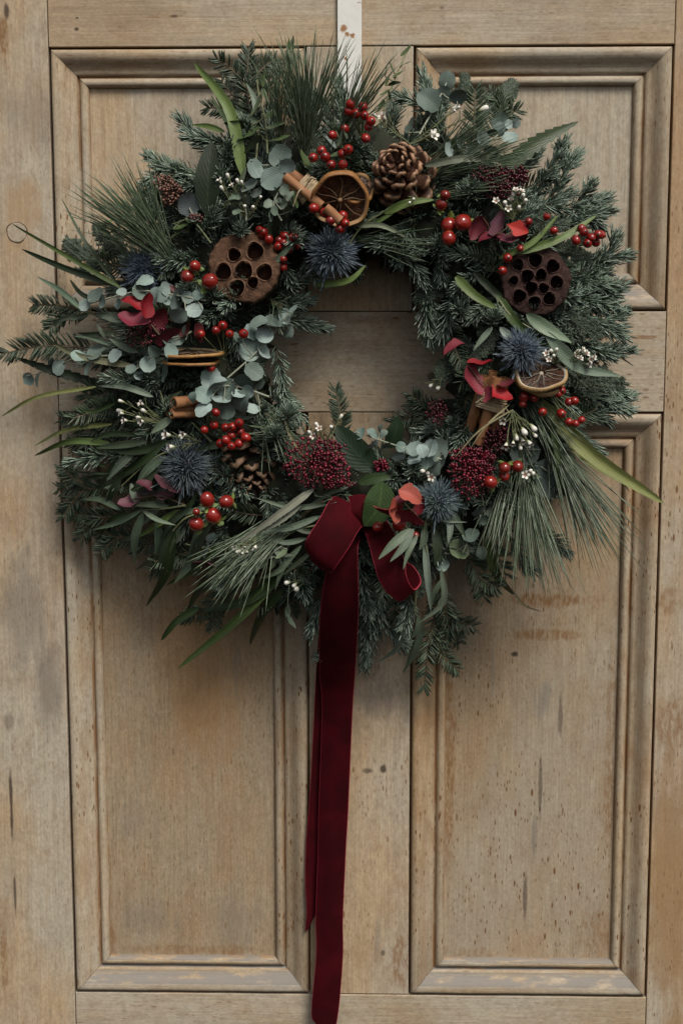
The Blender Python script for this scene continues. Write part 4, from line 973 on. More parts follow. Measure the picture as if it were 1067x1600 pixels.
def fruit(name, label, root, pts, R, meshes, dh=.03, sepals=False, stems=True):
    ro = PH(*root, dh - .03); mb = MB(); tube(mb, curve([ro, ro + np.array([0, -.006, 0])], 4), .0012, 5)
    balls = []
    for q in pts:
        x, y = q[0], q[1]; r = (q[2] if len(q) > 2 else R) * PX * random.uniform(.88, 1.1)
        c = PH(x, y, dh + (q[3] if len(q) > 3 else random.uniform(-.006, .004)))
        back = norm(ro - c + np.array([0, .012, 0]))
        j = ro + (c - ro) * .45 + np.array([0, .004, 0])
        tube(mb, curve([ro, j, c + back * r * .9], 8), .0006, 4)
        ax = norm(-back + np.array([0, -.4, -.2]) + rng.normal(size=3) * .55)
        balls.append((c, ax, r))
    st = wpart(name, mb, [M['gstem']], ro, label)
    for c, ax, r in balls:
        tmp = Vector(tuple(ax)); ref = np.cross(ax, rng.normal(size=3))
        Mx = frame(c, ref, ax, r)
        link('berry', random.choice(meshes), Mx, st)
        if sepals:
            for s in range(3):
                a3 = s * 2.1 + random.random(); e1 = norm(ref); e2 = np.cross(ax, e1)
                d = norm(e1 * math.cos(a3) + e2 * math.sin(a3) - ax * .15)
                link('sepal', SEP, frame(c - ax * r * .95 + d * r * .1, d, -ax, r * 1.3), st, color=random.choice([(.16, .22, .06), (.12, .17, .06)]))
    return st
z2 = lambda L, x0, y0: [(x0 + q[0] / 2.6675, y0 + q[1] / 2.6675) + tuple(q[2:]) for q in L]
RB = 'red berries with dark tips on thin stems'
fruit('berry_cluster', 'scarlet berry cluster under the hanger strap', (565, 215), z2([(653, 330), (685, 340), (713, 312), (718, 348), (745, 372), (735, 395), (723, 443), (660, 302)], 300, 50), 7.5, BER, .03)
fruit('berry_cluster', 'red berries below the upright pine needles', (520, 250), z2([(585, 430), (637, 405), (505, 524), (555, 520), (540, 495), (625, 508), (580, 553), (628, 553), (650, 490)], 300, 50), 7.5, BER, .026)
fruit('berry_cluster', 'red berries below the dried orange slice', (515, 350), z2([(508, 735), (553, 753), (577, 785), (617, 820), (637, 797), (628, 765)], 300, 50), 7.5, BER, .038)
fruit('berry_cluster', 'shaded red berries beside the large seed pod', (430, 395), z2([(282, 825), (292, 848), (320, 865), (358, 895), (385, 850), (382, 878), (402, 907), (425, 858), (380, 945), (440, 890), (365, 870), (380, 980), (300, 835)], 300, 50), 7, BER, .016)
fruit('berry_cluster', 'orange-red berries at the outer edge above the dark pod', (900, 385), z2([(795, 765), (755, 778), (725, 755), (692, 788), (785, 765), (775, 798), (740, 800), (715, 740)], 640, 80), 7.5, BER, .03)
fruit('berry_cluster', 'scattered single berries round the dark pod', (800, 420), z2([(407, 862, 8), (385, 915, 8), (570, 690, 6), (495, 710, 6), (600, 748, 7), (460, 822, 5)], 640, 80), 7, BER, .03)
fruit('berry_cluster', 'red berries on forked stems among the silver leaves', (350, 560), z2([(838, 325), (900, 310), (928, 290, 8), (957, 325), (1015, 325, 8), (880, 468)], 0, 400), 7, BER, .03)
fruit('berry_cluster', 'dense red berry cluster above the shaded cone', (350, 690), z2([(900, 652), (852, 725), (893, 706), (940, 715), (970, 712), (997, 697), (1003, 733), (965, 748), (942, 768), (920, 782), (965, 793), (997, 782), (1025, 757)], 0, 400), 7, BER, .03)
fruit('berry_cluster', 'red berries on fine stems beside the strap leaf', (850, 605), z2([(617, 467), (632, 455), (662, 502), (685, 497), (475, 480, 8), (470, 510), (518, 485), (552, 543), (630, 550), (662, 585), (690, 592), (715, 577)], 640, 440), 7, BER, .028)
fruit('hypericum_sprig', 'large dark red berries with green sepals beside the pine cone', (700, 330), [(695, 305, 8.5), (689, 320, 10), (701, 352, 13), (723, 348, 12.5), (701, 372, 12)], 12, HYP, .028, True)
fruit('hypericum_sprig', 'four large red berries beside the lower thistle', (335, 800), [(324, 781, 12), (354, 784, 11.5), (334, 806, 12.5), (307, 819, 12), (307, 800, 6, .01)], 12, HYP, .03, True)
fruit('hypericum_sprig', 'large red berries left of the brown seed pod', (300, 440), [(305, 416, 9), (293, 432, 11, .0), (328, 440, 12, .0)], 10, HYP, .028, True)
fruit('hypericum_sprig', 'green and red berries beside the right bud cluster', (795, 750), [(788, 731, 10), (808, 729, 10), (787, 744, 9), (766, 754, 10)], 10, HYP, .034, True)
fruit('hypericum_sprig', 'red berries tucked in the coral leaves', (612, 805), [(590, 823, 9), (623, 820, 10), (649, 836, 6)], 9, HYP, .04, False)

# ---- tiny bud clusters
def sphere_pts(): 
    n = 5; th = np.linspace(0, np.pi, n); s = 6
    v = [[math.sin(t) * math.cos(2 * math.pi * j / s), math.sin(t) * math.sin(2 * math.pi * j / s), math.cos(t)] for t in th for j in range(s)]
    f = [[i * s + j, i * s + (j + 1) % s, (i + 1) * s + (j + 1) % s, (i + 1) * s + j] for i in range(n - 1) for j in range(s)]
    return np.array(v), np.array(f)
SV, SF = sphere_pts()
def skimmia(lobes, n, col, label, dh=.03, r=2.3, root=None):
    """lobes: (x, y, rx, ry) domes of buds"""
    x0, y0 = root or lobes[0][:2]; ro = PH(x0, y0, dh - .035)
    mb = MB(); st = MB(); area = sum(l[2] * l[3] for l in lobes)
    for (x, y, rx, ry) in lobes:
        m = max(8, int(n * rx * ry / area)); c = PH(x, y, dh)
        for i in range(m):
            rad = math.sqrt((i + .5) / m) * random.uniform(.82, 1.12); an = i * 2.39996 + random.uniform(-.25, .25)
            ox, oz = rad * math.cos(an) * rx * PX, rad * math.sin(an) * ry * PX
            dome = math.sqrt(max(0, 1 - rad * rad * .9)) * min(rx, ry) * PX * .55 + random.uniform(-.006, .003)
            q = c + np.array([ox, -dome + .004, oz]); s = r * PX * random.uniform(.7, 1.25)
            cc = np.ones((len(SV), 4)); cc[:, 2] = random.random() ** 1.5
            mb.add(q + SV * s * np.array([1, 1.1, 1]), SF, 0, cc)
            if i % 4 == 0: tube(st, curve([ro + (c - ro) * .4, (c + q) / 2 + np.array([0, .006, 0]), q], 5), .0004, 3, 0, caps=False)
    s = wpart('bud_cluster', st, [M['twig']], ro, label)
    link('buds', mb.mesh('buds', [M['skim']], origin=ro), T(ro), s, kind='stuff', color=col)
CRS = (.20, .010, .028); DCR = (.10, .006, .016)
skimmia([(490, 722, 48, 42), (520, 735, 28, 30), (515, 705, 28, 18), (540, 757, 14, 8)], 470, CRS, 'large domed cluster of tiny crimson buds above the bow', .03)
skimmia([(735, 738, 36, 44), (725, 715, 24, 18), (755, 725, 20, 25)], 400, CRS, 'domed cluster of tiny crimson buds beside the blue thistle', .032)
skimmia([(770, 274, 32, 16), (808, 275, 20, 15), (785, 296, 26, 14)], 300, DCR, 'flat cluster of dark red buds above the white flowers', .03)
skimmia([(222, 522, 30, 20), (245, 515, 16, 14)], 110, (.17, .012, .03), 'small cluster of crimson buds under the red leaves', .02)
skimmia([(255, 285, 18, 14), (268, 298, 20, 16), (262, 312, 14, 10)], 150, (.21, .095, .065), 'cluster of brownish pink buds above the pine needles', .016)
skimmia([(683, 645, 18, 20)], 70, DCR, 'small dark red bud cluster at the inner edge', .014); skimmia([(772, 690, 24, 24), (785, 680, 14, 18)], 140, DCR, 'shaded crimson buds under the cinnamon bundle', .02)
skimmia([(595, 727, 12, 11)], 50, CRS, 'tiny crimson bud cluster', .024); skimmia([(305, 340, 14, 8)], 30, (.14, .05, .04), 'few brown buds near the dark leaf', .014)

# ---- white wax flowers
mb = MB(); lathe(mb, [(.06, -1.3), (.35, -.9), (.52, -.2), (.60, .25), (.62, .3)], 10, 0)
lathe(mb, [(.60, .28), (.45, .30), (.28, .18), (.05, .1)], 10, 1)
for j in range(5):
    a0 = j * 2 * math.pi / 5; uu = np.linspace(0, 1, 5); ww = np.sin(np.pi * np.clip(uu * .8 + .15, 0, 1)) * .42
    g = []
    for i, u_ in enumerate(uu):
        rr = .5 + .75 * u_; zz = .28 + .35 * math.sin(u_ * 1.6)
        for s_ in (-1, 0, 1):
            g.append([rr * math.cos(a0) - s_ * ww[i] * math.sin(a0), rr * math.sin(a0) + s_ * ww[i] * math.cos(a0), zz + .06 * abs(s_)])
    ii = np.arange(15).reshape(5, 3)
    cc = np.ones((15, 4)); cc[:, 0] = .9
    mb.add(g, np.stack([ii[:-1, :-1], ii[1:, :-1], ii[1:, 1:], ii[:-1, 1:]], -1).reshape(-1, 4), 0, cc)
k = NT('wax_centre'); M['waxc'] = k.done((.20, .10, .06), .6)
FLW = mb.mesh('wax_flower', [M['wax'], M['waxc']])
mb = MB(); lathe(mb, [(.08, -1.5), (.32, -1.1), (.45, -.5), (.60, .2), (.55, .7), (.36, .95), (.05, 1.0)], 10, 0)
BUDM = mb.mesh('wax_bud', [M['wax'], M['waxc']])
def wax(label, root, pts, r=6, dh=.028, openf=.5, colm='gstem'):
    ro = PH(*root, dh - .012); mb = MB(); it = []
    for q in pts:
        c = PH(q[0], q[1], dh + random.uniform(-.004, .006)); rr = (q[2] if len(q) > 2 else r) * PX * random.uniform(.7, .98)
        ax = norm(c - ro + np.array([0, -.012, 0]) + rng.normal(size=3) * .004)
        tube(mb, curve([ro, ro + (c - ro) * .5 + np.array([0, .003, -.001]), c - ax * rr * 1.3], 7), .0005, 4)
        it.append((c, ax, rr))
    for i in range(len(pts)):        # fine needle-like leaves on the stems
        pass
    b = np.array([ro + (c - ro) * random.uniform(.2, .8) for c, _, _ in it for _ in range(3)]); d = np.array([norm(c - ro) for c, _, _ in it for _ in range(3)]) + rng.normal(size=(len(b), 3)) * .5
    needles(mb, b, d, .010, .0005, None, 0)
    st = wpart('wax_flower_sprig', mb, [M[colm]], ro, label)
    for c, ax, rr in it:
        fl = random.random() < openf
        link('flower' if fl else 'bud', FLW if fl else BUDM, frame(c, np.cross(ax, rng.normal(size=3)), ax, rr * (1.0 if fl else 1.05)), st)
wax('white flower buds beside the near-black leaf', (385, 345), z2([(150, 600), (117, 620), (125, 652), (190, 622), (167, 640), (285, 690), (220, 728), (253, 732), (208, 628)], 300, 50), 5, openf=.15)
wax('white flowers behind the cone among fine green stems', (640, 225), z2([(195, 235, 8), (308, 240, 8), (95, 350, 8), (180, 250)], 640, 80) + [(598, 183, 7), (675, 210, 8), (640, 250, 5), (585, 180, 5)], 6, dh=.022)
wax('cluster of small white flowers below the dark red buds', (800, 345), z2([(360, 625, 6), (430, 600), (470, 605), (395, 635), (455, 655), (440, 580), (480, 625), (420, 620), (410, 655), (465, 585)], 640, 80), 5.5, dh=.034, openf=.7)
wax('white flower buds on green stems beside the cinnamon ends', (262, 660), z2([(505, 605), (500, 645), (520, 685), (590, 615), (600, 645), (580, 675), (590, 690), (505, 655)], 0, 400), 5.5)
wax('three white flowers above the lower thistle', (315, 690), z2([(695, 745), (765, 745), (710, 795)], 0, 400), 7.5, dh=.032, openf=1)
wax('white flowers peeping at the inner lower edge', (510, 695), z2([(520, 705), (580, 715), (620, 670), (490, 735), (530, 720), (505, 750)], 300, 400), 6, dh=.02)
wax('two white flowers hanging at the inner right edge', (690, 590), z2([(995, 540), (1025, 550)], 300, 400), 6, dh=.02)
wax('hanging bunch of white wax flowers below the orange slice', (800, 640), z2([(390, 580), (515, 610, 8), (475, 625, 8), (430, 675), (400, 685), (460, 690), (500, 675), (520, 640), (445, 650), (470, 665)], 640, 440), 6.5, dh=.036, openf=.6)
wax('cream flower pair beside the bud cluster', (680, 745), z2([(75, 800, 7), (90, 815), (55, 790)], 640, 440), 6)
wax('cream flowers among the pine needles', (815, 745), z2([(500, 790), (480, 805), (510, 800)], 640, 440), 7)
wax('cluster of small cream flowers beside the right thistle', (870, 570), z2([(590, 290), (570, 300), (600, 310), (580, 325), (700, 290), (750, 325), (710, 320), (735, 300), (720, 285), (765, 315), (690, 310), (610, 285), (745, 345)], 640, 440), 5.5, dh=.026, openf=.8)
wax('cluster of small white flowers on the lower pine needles', (400, 840), z2([(820, 465), (840, 480), (860, 470), (880, 460), (905, 465), (850, 495), (830, 485), (895, 475), (870, 490)], 60, 680), 5, dh=.028, openf=.7)
wax('white flowers at the lower rim', (480, 905), z2([(130, 615), (170, 640), (160, 625)], 400, 680), 7, dh=.02)
wax('white bud beside the cone', (650, 305), [(646, 311, 5), (640, 316, 4)], 5, dh=.03, openf=0)

# ---- seed pods
def lotus(cx, cy, rx, holes, col, label, tilt, h):
    """flat-topped seed head with sunken holes; built in its own frame, face +Z"""
    c = P(cx, cy, h); R = rx * PX
    nr, na = 120, 260
    rad = np.concatenate([np.linspace(0, 1, nr)]); an = np.linspace(0, 2 * np.pi, na, endpoint=False)
    Rr, A = np.meshgrid(rad, an, indexing='ij')
    lob = 1 + .015 * np.sin(A * 5 + 1) + .014 * np.sin(A * 9) + .012 * np.sin(A * 23)
    X = R * Rr * lob * np.cos(A); Y = R * Rr * lob * np.sin(A)
    Z = .10 * R * np.sqrt(np.clip(1 - Rr ** 4, 0, 1)) - .12 * R + .012 * R * np.sin(X / R * 13) * np.cos(Y / R * 11)
    U = np.zeros_like(X); V = np.zeros_like(X)
    for (hx, hy, hr) in holes:
        ox, oy, r = (hx - cx) * PX, -(hy - cy) * PX, hr * PX
        e = np.array([X - ox, Y - oy]); d = np.hypot(*e); wv = 1 + .06 * np.sin(3 * np.arctan2(e[1], e[0]) + hx)
        q = d / (r * wv)
        near = (q > .9) & (q < 1.12)                                  # gather vertices on the lip so the wall is clean
        tgt = np.where(q < 1, .93, 1.03)
        sc = np.where(near, tgt / np.maximum(q, 1e-6), 1)
        X = ox + e[0] * sc; Y = oy + e[1] * sc; q = q * sc
        inside = q < 1
        Z = np.where(inside, Z - .42 * R * np.clip((1 - q) * 14, 0, 1) * (.8 + .2 * q), Z)
        Z = Z + .045 * R * np.exp(-((q - 1.06) / .12) ** 2) * ~inside
        U = np.where(inside & (q < .96), 1, U); V = np.maximum(V, np.exp(-((q - 1.04) / .09) ** 2) * ~inside)
    mb = MB(); idx = np.arange(nr * na).reshape(nr, na); nx = np.roll(idx, -1, 1)
    cc = np.ones((nr * na, 4)); cc[:, 0] = U.ravel(); cc[:, 1] = V.ravel()
    mb.add(np.stack([X, Y, Z], -1).reshape(-1, 3), np.stack([idx[:-1], idx[1:], nx[1:], nx[:-1]], -1).reshape(-1, 4), 0, cc)
    # flaring cup behind the face
    pr = [(1.0, -.12), (1.03, -.2), (1.0, -.32), (.86, -.62), (.62, -.95), (.36, -1.2), (.14, -1.35), (.1, -1.7)]
    n = len(pr); a2 = an
    lob1 = 1 + .015 * np.sin(a2 * 5 + 1) + .014 * np.sin(a2 * 9) + .012 * np.sin(a2 * 23)
    v = np.array([[[p * R * l * math.cos(q), p * R * l * math.sin(q), z * R] for q, l in zip(a2, lob1)] for p, z in pr])
    idx = np.arange(n * na).reshape(n, na); nx = np.roll(idx, -1, 1)
    mb.add(v.reshape(-1, 3), np.stack([idx[:-1], idx[1:], nx[1:], nx[:-1]], -1).reshape(-1, 4), 0)
    nrm = norm(np.array([tilt[0], -1., tilt[1]]))
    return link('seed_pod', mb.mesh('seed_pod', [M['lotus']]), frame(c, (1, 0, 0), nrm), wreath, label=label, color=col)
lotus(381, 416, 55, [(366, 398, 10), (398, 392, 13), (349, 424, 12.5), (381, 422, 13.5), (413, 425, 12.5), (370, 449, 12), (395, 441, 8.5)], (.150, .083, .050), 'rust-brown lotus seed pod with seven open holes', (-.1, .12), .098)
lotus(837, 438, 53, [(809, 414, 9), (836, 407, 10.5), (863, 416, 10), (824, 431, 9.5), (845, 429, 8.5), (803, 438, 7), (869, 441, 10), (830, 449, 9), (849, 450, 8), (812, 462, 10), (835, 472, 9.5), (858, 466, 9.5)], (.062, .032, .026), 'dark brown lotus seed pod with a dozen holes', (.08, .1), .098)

# ---- pine cones
def scale_mesh():
    mb = MB(); n, m = 9, 7
    u = np.linspace(0, 1, n); v = np.linspace(-1, 1, m)
    w = .11 + .17 * np.clip(u / .62, 0, 1) ** 1.2; w = w * np.where(u > .72, np.sqrt(np.clip(1 - ((u - .72) / .30) ** 2, .05, 1)), 1)
    top = np.array([[[uu, ww * vv, .02 + .16 * uu ** 2 - .10 * vv * vv * uu + (.05 if uu > .8 else 0)] for vv in v] for uu, ww in zip(u, w)])
    bot = top.copy(); bot[..., 2] -= (.05 + .22 * np.clip(u - .4, 0, 1))[:, None]
    idx = np.arange(n * m).reshape(n, m); q = np.stack([idx[:-1, :-1], idx[1:, :-1], idx[1:, 1:], idx[:-1, 1:]], -1).reshape(-1, 4)
    cc = np.ones((n, m, 4)); cc[..., 0] = np.maximum(u[:, None], (np.abs(v) ** 7)[None] * np.clip(u[:, None] * 1.25, 0, 1)); cc[..., 1] = v[None]; cc = cc.reshape(-1, 4)
    vv_ = np.vstack([top.reshape(-1, 3), bot.reshape(-1, 3)]); o = n * m
    edge = np.concatenate([idx[:, 0], idx[-1, 1:], idx[::-1, -1][1:], idx[0, ::-1][1:-1]]); e2 = np.roll(edge, -1)
    f = np.concatenate([q, q[:, ::-1] + o, np.stack([edge, edge + o, e2 + o, e2], -1)])
    mb.add(vv_, f, 0, np.vstack([cc, cc])); return mb.mesh('scale', [M['cone']])
SCALE = scale_mesh()
def pine_cone(cx, cy, h, axis, R, n, tint, label, length=1.7):
    c = P(cx, cy, h); ax = norm(np.array(axis, float)); e1 = norm(np.cross(ax, [0.3, 0, 1.])); e2 = np.cross(ax, e1)
    mb = MB(); tube(mb, curve([c - ax * R * length * .75, c - ax * R * .2, c + ax * R * length * .02], 8), np.array([.3, .4, .42, .38, .3, .2, .1, .03]) * R, 8)
    co = wpart('pine_cone', mb, [M['cone']], c - ax * R * length * .7, label, color=tint)
    for i in range(n):
        t = i / (n - 1)                              # 0 at the stalk end, 1 at the tip
        an = i * 2.39996
        z = (-.80 + 1.05 * t) * R * length * .70
        rad = R * (1 - .72 * t ** 1.8) * (.6 + .4 * min(1, t * 4 + .35))
        out = e1 * math.cos(an) + e2 * math.sin(an)
        lift = -.35 + 1.6 * t ** 1.2 + random.uniform(-.14, .14)
        d = norm(out + ax * lift); L = max(rad * 1.0, R * .34)
        base = c + ax * z + out * R * .06
        tv = random.uniform(.75, 1.25)
        link('scale', SCALE, frame(base, d, ax - out * .3, L * random.uniform(.93, 1.07)), co, color=[q * tv for q in tint])
    return co
pine_cone(622, 262, .100, (-.28, -1, .42), 54 * PX, 48, (1.1, .95, .85), 'open brown pine cone with pale scale edges')
pine_cone(394, 745, .062, (.25, -.75, -.85), 60 * PX, 52, (.62, .58, .55), 'shaded brown pine cone under the berry cluster', 2.0)

# ---- thistles
def thistle(cx, cy, R, h, axis, tint, label, n=420, long=1.0):
    c = P(cx, cy, h); ax = norm(np.array(axis, float)); r = R * PX
    e1 = norm(np.cross(ax, [.2, .1, 1.])); e2 = np.cross(ax, e1); mb = MB()
    # dense head of short florets
    m = 260; i = np.arange(m) + .5; z = 1 - 1.35 * i / m; rr = np.sqrt(np.clip(1 - z * z, 0, 1)); an = i * 2.39996
    dirs = (ax * z[:, None] + (e1 * np.cos(an)[:, None] + e2 * np.sin(an)[:, None]) * rr[:, None])
    needles(mb, c + dirs * r * .25 + ax * r * .12, dirs + ax * .35 + rng.normal(size=(m, 3)) * .12, r * (.22 + .14 * rng.random(m)), r * .022, None, 0)
    z = rng.uniform(-.35, .75, n); rr = np.sqrt(1 - z * z); an = rng.random(n) * 2 * np.pi
    dirs = (ax * z[:, None] + (e1 * np.cos(an)[:, None] + e2 * np.sin(an)[:, None]) * rr[:, None])
    needles(mb, c + dirs * r * .3, dirs, r * long * (.35 + .36 * rng.random(n)), r * .015 * (.7 + .6 * rng.random(n)), rng.normal(size=(n, 3)) * .09, 0)
    pr = [(max(.01, math.sin(t)) * r * .42, -math.cos(t) * r * .42) for t in np.linspace(0, np.pi, 8)]
    k0 = mb.n; lathe(mb, pr, 12, 0); mb.v[-1] += c; mb.c[-1][:, 0] = 0
    for j in range(9):                               # ruff of stiff bracts below the head
        a0 = j * .7 + random.random() * .3; d = e1 * math.cos(a0) + e2 * math.sin(a0)
        blade(mb, [c - ax * r * .35 + d * r * .2, c - ax * r * .3 + d * r * .75, c - ax * r * .15 + d * r * random.uniform(1.1, 1.4)], r * .12, 'lance', .5, 8, facing=ax)
    return wpart('thistle', mb, [M['thistle']], c, label, color=tint)
thistle(518, 394, 46, .090, (-.05, -1, -.1), (1, 1, 1.05), 'blue thistle head under the dried orange slice')
thistle(814, 548, 40, .104, (-.1, -.9, .35), (.95, .95, 1.0), 'deep blue thistle head above the tan orange slice', 520)
thistle(684, 783, 41, .108, (.05, -1, .1), (1.1, 1.15, 1.05), 'pale-tipped blue thistle beside the coral leaves')
thistle(292, 728, 52, .088, (.05, -1, .25), (.75, .75, .72), 'slate-blue thistle beside the shaded cone', 480)
thistle(226, 420, 42, .072, (-.15, -.8, .5), (.8, .85, .95), 'blue thistle half hidden under silver leaves')

# ---- dried orange slices
def orange(cx, cy, R, h, nrm, tint, label, xdir=(1, 0, 0), thick=.10, warp=.10):
    c = P(cx, cy, h); r = R * PX; Mx = frame(c, xdir, nrm)
    root = link('orange_slice', None, Mx, wreath, label=label)
    wobf = lambda v: v * (1 + .03 * np.sin(np.arctan2(v[..., 1:2], v[..., 0:1]) * 3 + cx) + .02 * np.sin(np.arctan2(v[..., 1:2], v[..., 0:1]) * 7)) + np.stack([0 * v[..., 0], 0 * v[..., 0], warp * r * np.sin(np.arctan2(v[..., 1], v[..., 0]) * 2 + cx) * (np.hypot(v[..., 0], v[..., 1]) / r) ** 2], -1)
    t = thick * r
    mb = MB(); lathe(mb, [(.93 * r, -t), (.98 * r, -t * .9), (1.0 * r, 0), (.98 * r, t * .9), (.93 * r, t)], 56, 0, wobf); link('rind', mb.mesh('rind', [M['rind']]), Mx, root, color=tint)
    mb = MB(); lathe(mb, [(.93 * r, -t), (.86 * r, -t * .55), (.86 * r, t * .55), (.93 * r, t)], 56, 0, wobf); link('pith', mb.mesh('pith', [M['pith']]), Mx, root, color=tint)
    mb = MB(); lathe(mb, [(.865 * r, .05 * t), (.6 * r, -.1 * t), (.3 * r, .0), (.002 * r, .2 * t)], 56, 0, wobf)
    lathe(mb, [(.002 * r, -.4 * t), (.3 * r, -.5 * t), (.6 * r, -.5 * t), (.865 * r, -.3 * t)], 56, 0, wobf)
    link('pulp', mb.mesh('pulp', [M['pulp']]), Mx, root)
    for j in range(9):
        a0 = j * 2 * math.pi / 9 + random.uniform(-.22, .22); mb = MB()
        pts = np.array([[q * r * math.cos(a0 + .1 * math.sin(q * 6 + j)), q * r * math.sin(a0 + .1 * math.sin(q * 6 + j)), t * .35 + .1 * t * math.sin(q * 9)] for q in np.linspace(random.uniform(.05, .2), .88, 9)])
        tube(mb, wobf(pts), np.linspace(.022, .012, 9) * r, 5, 0); link('membrane', mb.mesh('membrane', [M['pith']]), Mx, root, color=[q * .32 for q in tint])
    mb = MB(); lathe(mb, [(.002 * r, t * .7), (.07 * r, t * .6), (.09 * r, t * .1)], 10); link('core', mb.mesh('core', [M['pith']]), Mx, root, color=[q * .8 for q in tint])
    return root
orange(531, 312, 45, .106, (-.76, -.58, -.28), (.8, .68, .55), 'dried orange slice with dark pulp and orange rind', thick=.16)
orange(552, 296, 34, .090, (.92, -.35, .35), (1.1, .95, .8), 'second dried slice standing edge-on behind the orange one', thick=.10)
orange(845, 584, 41, .104, (.05, -.62, .78), (1.1, 1.35, 1.8), 'tan dried orange slice facing up under the thistle', thick=.10)
orange(842, 592, 42, .094, (.02, -.55, .85), (1.0, 1.2, 1.6), 'lower tan dried slice under the first', thick=.09)
orange(305, 552, 47, .093, (.05, -.10, 1.0), (1.1, 1.1, 1.1), 'dried orange slice seen edge-on among silver leaves', thick=.055, warp=.03)
orange(300, 564, 45, .093, (.10, -.14, 1.0), (.9, .85, .8), 'second edge-on dried slice just below', thick=.055, warp=.03)

# ---- cinnamon bundles
def stick(parent, a, b, r, tone=1.0):
    d = norm(b - a); L = np.linalg.norm(b - a); n = 34
    th = np.linspace(0, 2 * np.pi * 1.4, n); rad = r * (1 - .22 * th / th[-1]) ; prof = np.stack([rad * np.cos(th), rad * np.sin(th)], -1)
    th2 = th[::-1]; rad2 = rad[::-1] - r * .13; prof2 = np.stack([rad2 * np.cos(th2), rad2 * np.sin(th2)], -1)
    pr = np.vstack([prof, prof2]); m = len(pr); ks = np.linspace(0, 1, 10)
    v = np.array([[[k_ * L, p[0] * (1 + .04 * math.sin(k_ * 9 + r * 1e4)), p[1] * (1 + .05 * math.sin(k_ * 7))] for p in pr] for k_ in ks])
    idx = np.arange(10 * m).reshape(10, m); nx = np.roll(idx, -1, 1)
    mb = MB(); mb.add(v.reshape(-1, 3), np.stack([idx[:-1], nx[:-1], nx[1:], idx[1:]], -1).reshape(-1, 4))
    for e, fl in ((0, 1), (9, 0)):                    # end grain
        f = [[idx[e][i], idx[e][i + 1], idx[e][m - 2 - i], idx[e][m - 1 - i]] for i in range(n - 1)]
        mb.f.append(np.array(f)[:, ::-1] if fl else np.array(f)); mb.m.append(np.zeros(len(f), int))
    return link('cinnamon_stick', mb.mesh('cinnamon_stick', [M['cinn']], False), frame(a, d, (random.uniform(-1, 1), -1, random.uniform(-1, 1))), parent)
def bundle(label, sticks, twine=None):
    a0 = P(*sticks[0][0]); root = link('cinnamon_bundle', None, T(a0), wreath, label=label)
    for (p0, p1, r) in sticks: stick(root, P(*p0), P(*p1), r * PX)
    if twine:
        (q0, q1, rad, h) = twine; a, b = P(*q0, h), P(*q1, h); d = norm(b - a); e1 = norm(np.cross(d, [0, -1., 0])); e2 = np.cross(e1, d)
        mb = MB()
        for s in range(3):
            t = np.linspace(0, 1, 150); an = t * 2 * np.pi * 7 + s * 2.1; wob = .06 * np.sin(t * 40 + s)
            zz = .5 + .5 * np.sin(t * 5 + s * 2.0)
            p = a + np.outer(zz, b - a) + ((e1 * np.cos(an)[:, None]) * 1.0 + (e2 * np.sin(an)[:, None]) * .8) * (rad * PX * (1 + wob))[:, None]
            tube(mb, p, .00085, 5, 0)
        for s in (-1, 1):
            p0 = (a + b) / 2 - np.array([0, rad * PX * .8, 0])
            tube(mb, curve([p0, p0 + e1 * s * .008 + np.array([0, -.004, .003]), p0 + e1 * s * .016 + np.array([0, -.002, -.004])], 10), .0007, 5, 0)
        link('twine', mb.mesh('twine', [M['twine']], origin=a), T(a), root)
bundle('cinnamon stick bundle tied with twine beside the orange slice', [((441, 282, .088), (520, 338, .088), 10), ((452, 270, .094), (520, 314, .092), 10), ((445, 276, .104), (503, 322, .108), 7.5), ((508, 324, .120), (531, 345, .118), 8)], ((468, 288), (486, 304), 20, .098))
bundle('cinnamon stick bundle tied with twine and framed by crimson leaves', [((776, 590, .108), (748, 694, .096), 8), ((757, 588, .094), (733, 672, .080), 8.5), ((789, 590, .096), (770, 672, .084), 8.5), ((770, 580, .090), (752, 660, .078), 8)], ((771, 618), (764, 640), 22, .098))
bundle('short cinnamon sticks seen end on beside white buds', [((262, 641, .100), (318, 637, .078), 10), ((272, 630, .106), (318, 624, .084), 9.5), ((268, 648, .104), (312, 647, .082), 6.5)])

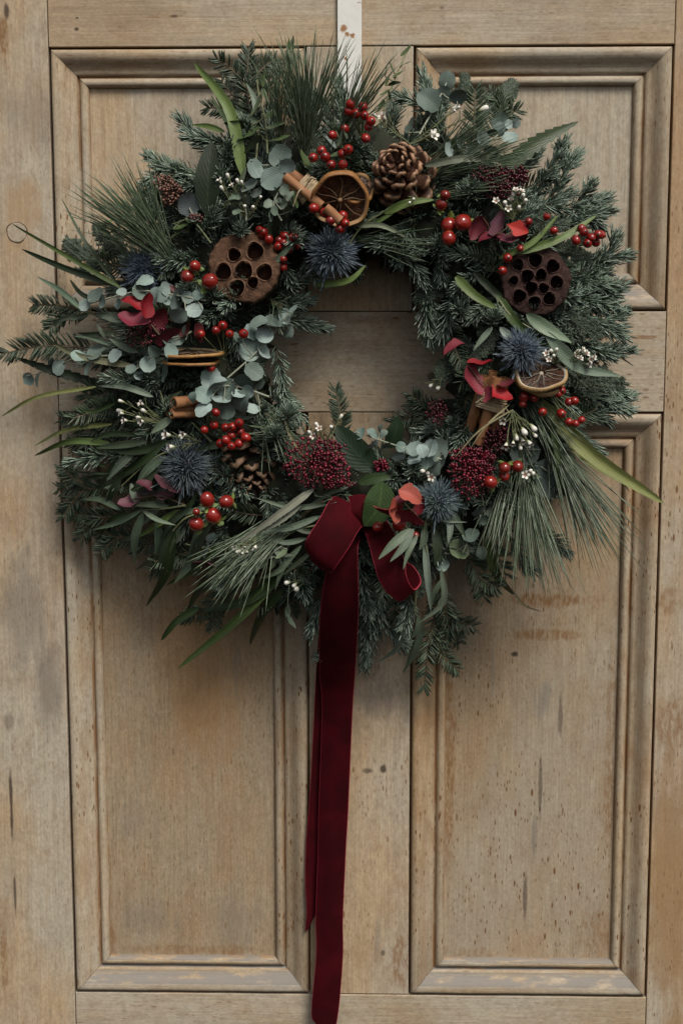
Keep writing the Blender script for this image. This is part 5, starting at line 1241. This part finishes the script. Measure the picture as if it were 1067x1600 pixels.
# ------------------------------------------------------------------ velvet ribbon
ribbon = link('ribbon_bow', None, T(P(545, 800, .1)), label='dark red velvet ribbon bow with two long tails hanging below the wreath', category='ribbon')
def strip(name, rows, label=None, n=60, m=13, sag=0.0, ripple=0.0, end=None):
    """rows: (left px, left py, left h, right px, right py, right h) down the ribbon"""
    Lc = curve([P(r[0], r[1], r[2]) for r in rows], n); Rc = curve([P(r[3], r[4], r[5]) for r in rows], n)
    v = np.array([0, .012, .035] + list(np.linspace(.1, .9, m - 6)) + [.965, .988, 1.0])
    g = Lc[:, None] * (1 - v)[None, :, None] + Rc[:, None] * v[None, :, None]
    t = norm(np.gradient((Lc + Rc) / 2, axis=0)); nr = norm(np.cross(t, Rc - Lc))
    u = np.linspace(0, 1, n)
    bulge = sag * np.sin(np.pi * v)[None] + ripple * np.sin(u * 17)[:, None] * np.cos(v * 5)[None]
    g = g + nr[:, None] * bulge[..., None]
    th = .0006
    top, bot = g + nr[:, None] * th, g - nr[:, None] * th
    idx = np.arange(n * m).reshape(n, m); q = np.stack([idx[:-1, :-1], idx[:-1, 1:], idx[1:, 1:], idx[1:, :-1]], -1)
    mb = MB(); o = n * m
    allv = np.vstack([top.reshape(-1, 3), bot.reshape(-1, 3)])
    mid, edg = q[:, 1:-1].reshape(-1, 4), np.concatenate([q[:, 0], q[:, -1]])
    mb.add(allv, np.concatenate([mid, mid[:, ::-1] + o]))
    mb.f.append(np.concatenate([edg, edg[:, ::-1] + o])); mb.m.append(np.ones(2 * len(edg), int))
    for ed in (idx[:, 0], idx[:, -1][::-1]):
        mb.f.append(np.stack([ed[:-1], ed[1:], ed[1:] + o, ed[:-1] + o], -1)); mb.m.append(np.ones(len(ed) - 1, int))
    for ed in (idx[0][::-1], idx[-1]):
        mb.f.append(np.stack([ed[:-1], ed[1:], ed[1:] + o, ed[:-1] + o], -1)); mb.m.append(np.zeros(len(ed) - 1, int))
    o0 = P(545, 800, .1)
    return link(name, mb.mesh(name, [M['velvet'], M['selv']], origin=o0), T(o0), ribbon, label=label)
# loop that folds down over the start of the tails
strip('loop', [(557, 800, .070, 590, 830, .075), (523, 776, .098, 567, 822, .105), (498, 812, .118, 545, 856, .122), (478, 846, .122, 521, 891, .122), (484, 862, .108, 518, 892, .104), (510, 840, .092, 545, 870, .088), (545, 800, .080, 570, 835, .078)], 'broad loop folded to the lower left', sag=.004)
strip('loop', [(560, 812, .080, 590, 800, .082), (573, 840, .108, 612, 826, .110), (584, 880, .124, 632, 876, .126), (592, 906, .128, 634, 896, .130), (607, 928, .127, 640, 913, .128), (624, 939, .121, 648, 921, .121), (634, 932, .110, 657, 911, .112), (634, 915, .102, 655, 899, .106), (618, 893, .095, 645, 884, .101), (600, 872, .088, 633, 875, .097), (575, 835, .080, 600, 830, .085)], 'smaller loop curling to the lower right', n=110)
strip('knot', [(545, 776, .092, 585, 780, .090), (548, 800, .106, 584, 800, .104), (550, 826, .096, 588, 826, .092)], 'knot under the glossy leaf', n=20, sag=.004)
strip('tail', [(520, 845, .085, 562, 838, .088), (510, 890, .098, 559, 870, .100), (500, 960, .082, 560, 950, .086), (499, 1050, .030, 555, 1050, .034), (503, 1110, .016, 551, 1110, .020), (498, 1270, .012, 544, 1270, .018), (497, 1320, .013, 541, 1320, .018), (493, 1432, .016, 536, 1432, .017), (494, 1489, .018, 536, 1489, .014), (487, 1579, .014, 531, 1562, .018), (494, 1600, .016, 525, 1604, .018), (500, 1618, .016, 520, 1622, .018)], 'front tail running down past the door rail', n=140, sag=.0025, ripple=.001)
strip('tail', [(525, 845, .078, 560, 845, .080), (504, 930, .070, 545, 930, .072), (494, 1050, .020, 535, 1050, .018), (489, 1150, .009, 525, 1150, .008), (483, 1256, .007, 518, 1256, .006), (478, 1320, .007, 514, 1320, .007), (477, 1380, .008, 508, 1370, .006), (479, 1425, .010, 500, 1412, .007), (477, 1458, .009, 481, 1452, .009)], 'shorter back tail cut at a slant', n=110, ripple=.0008)
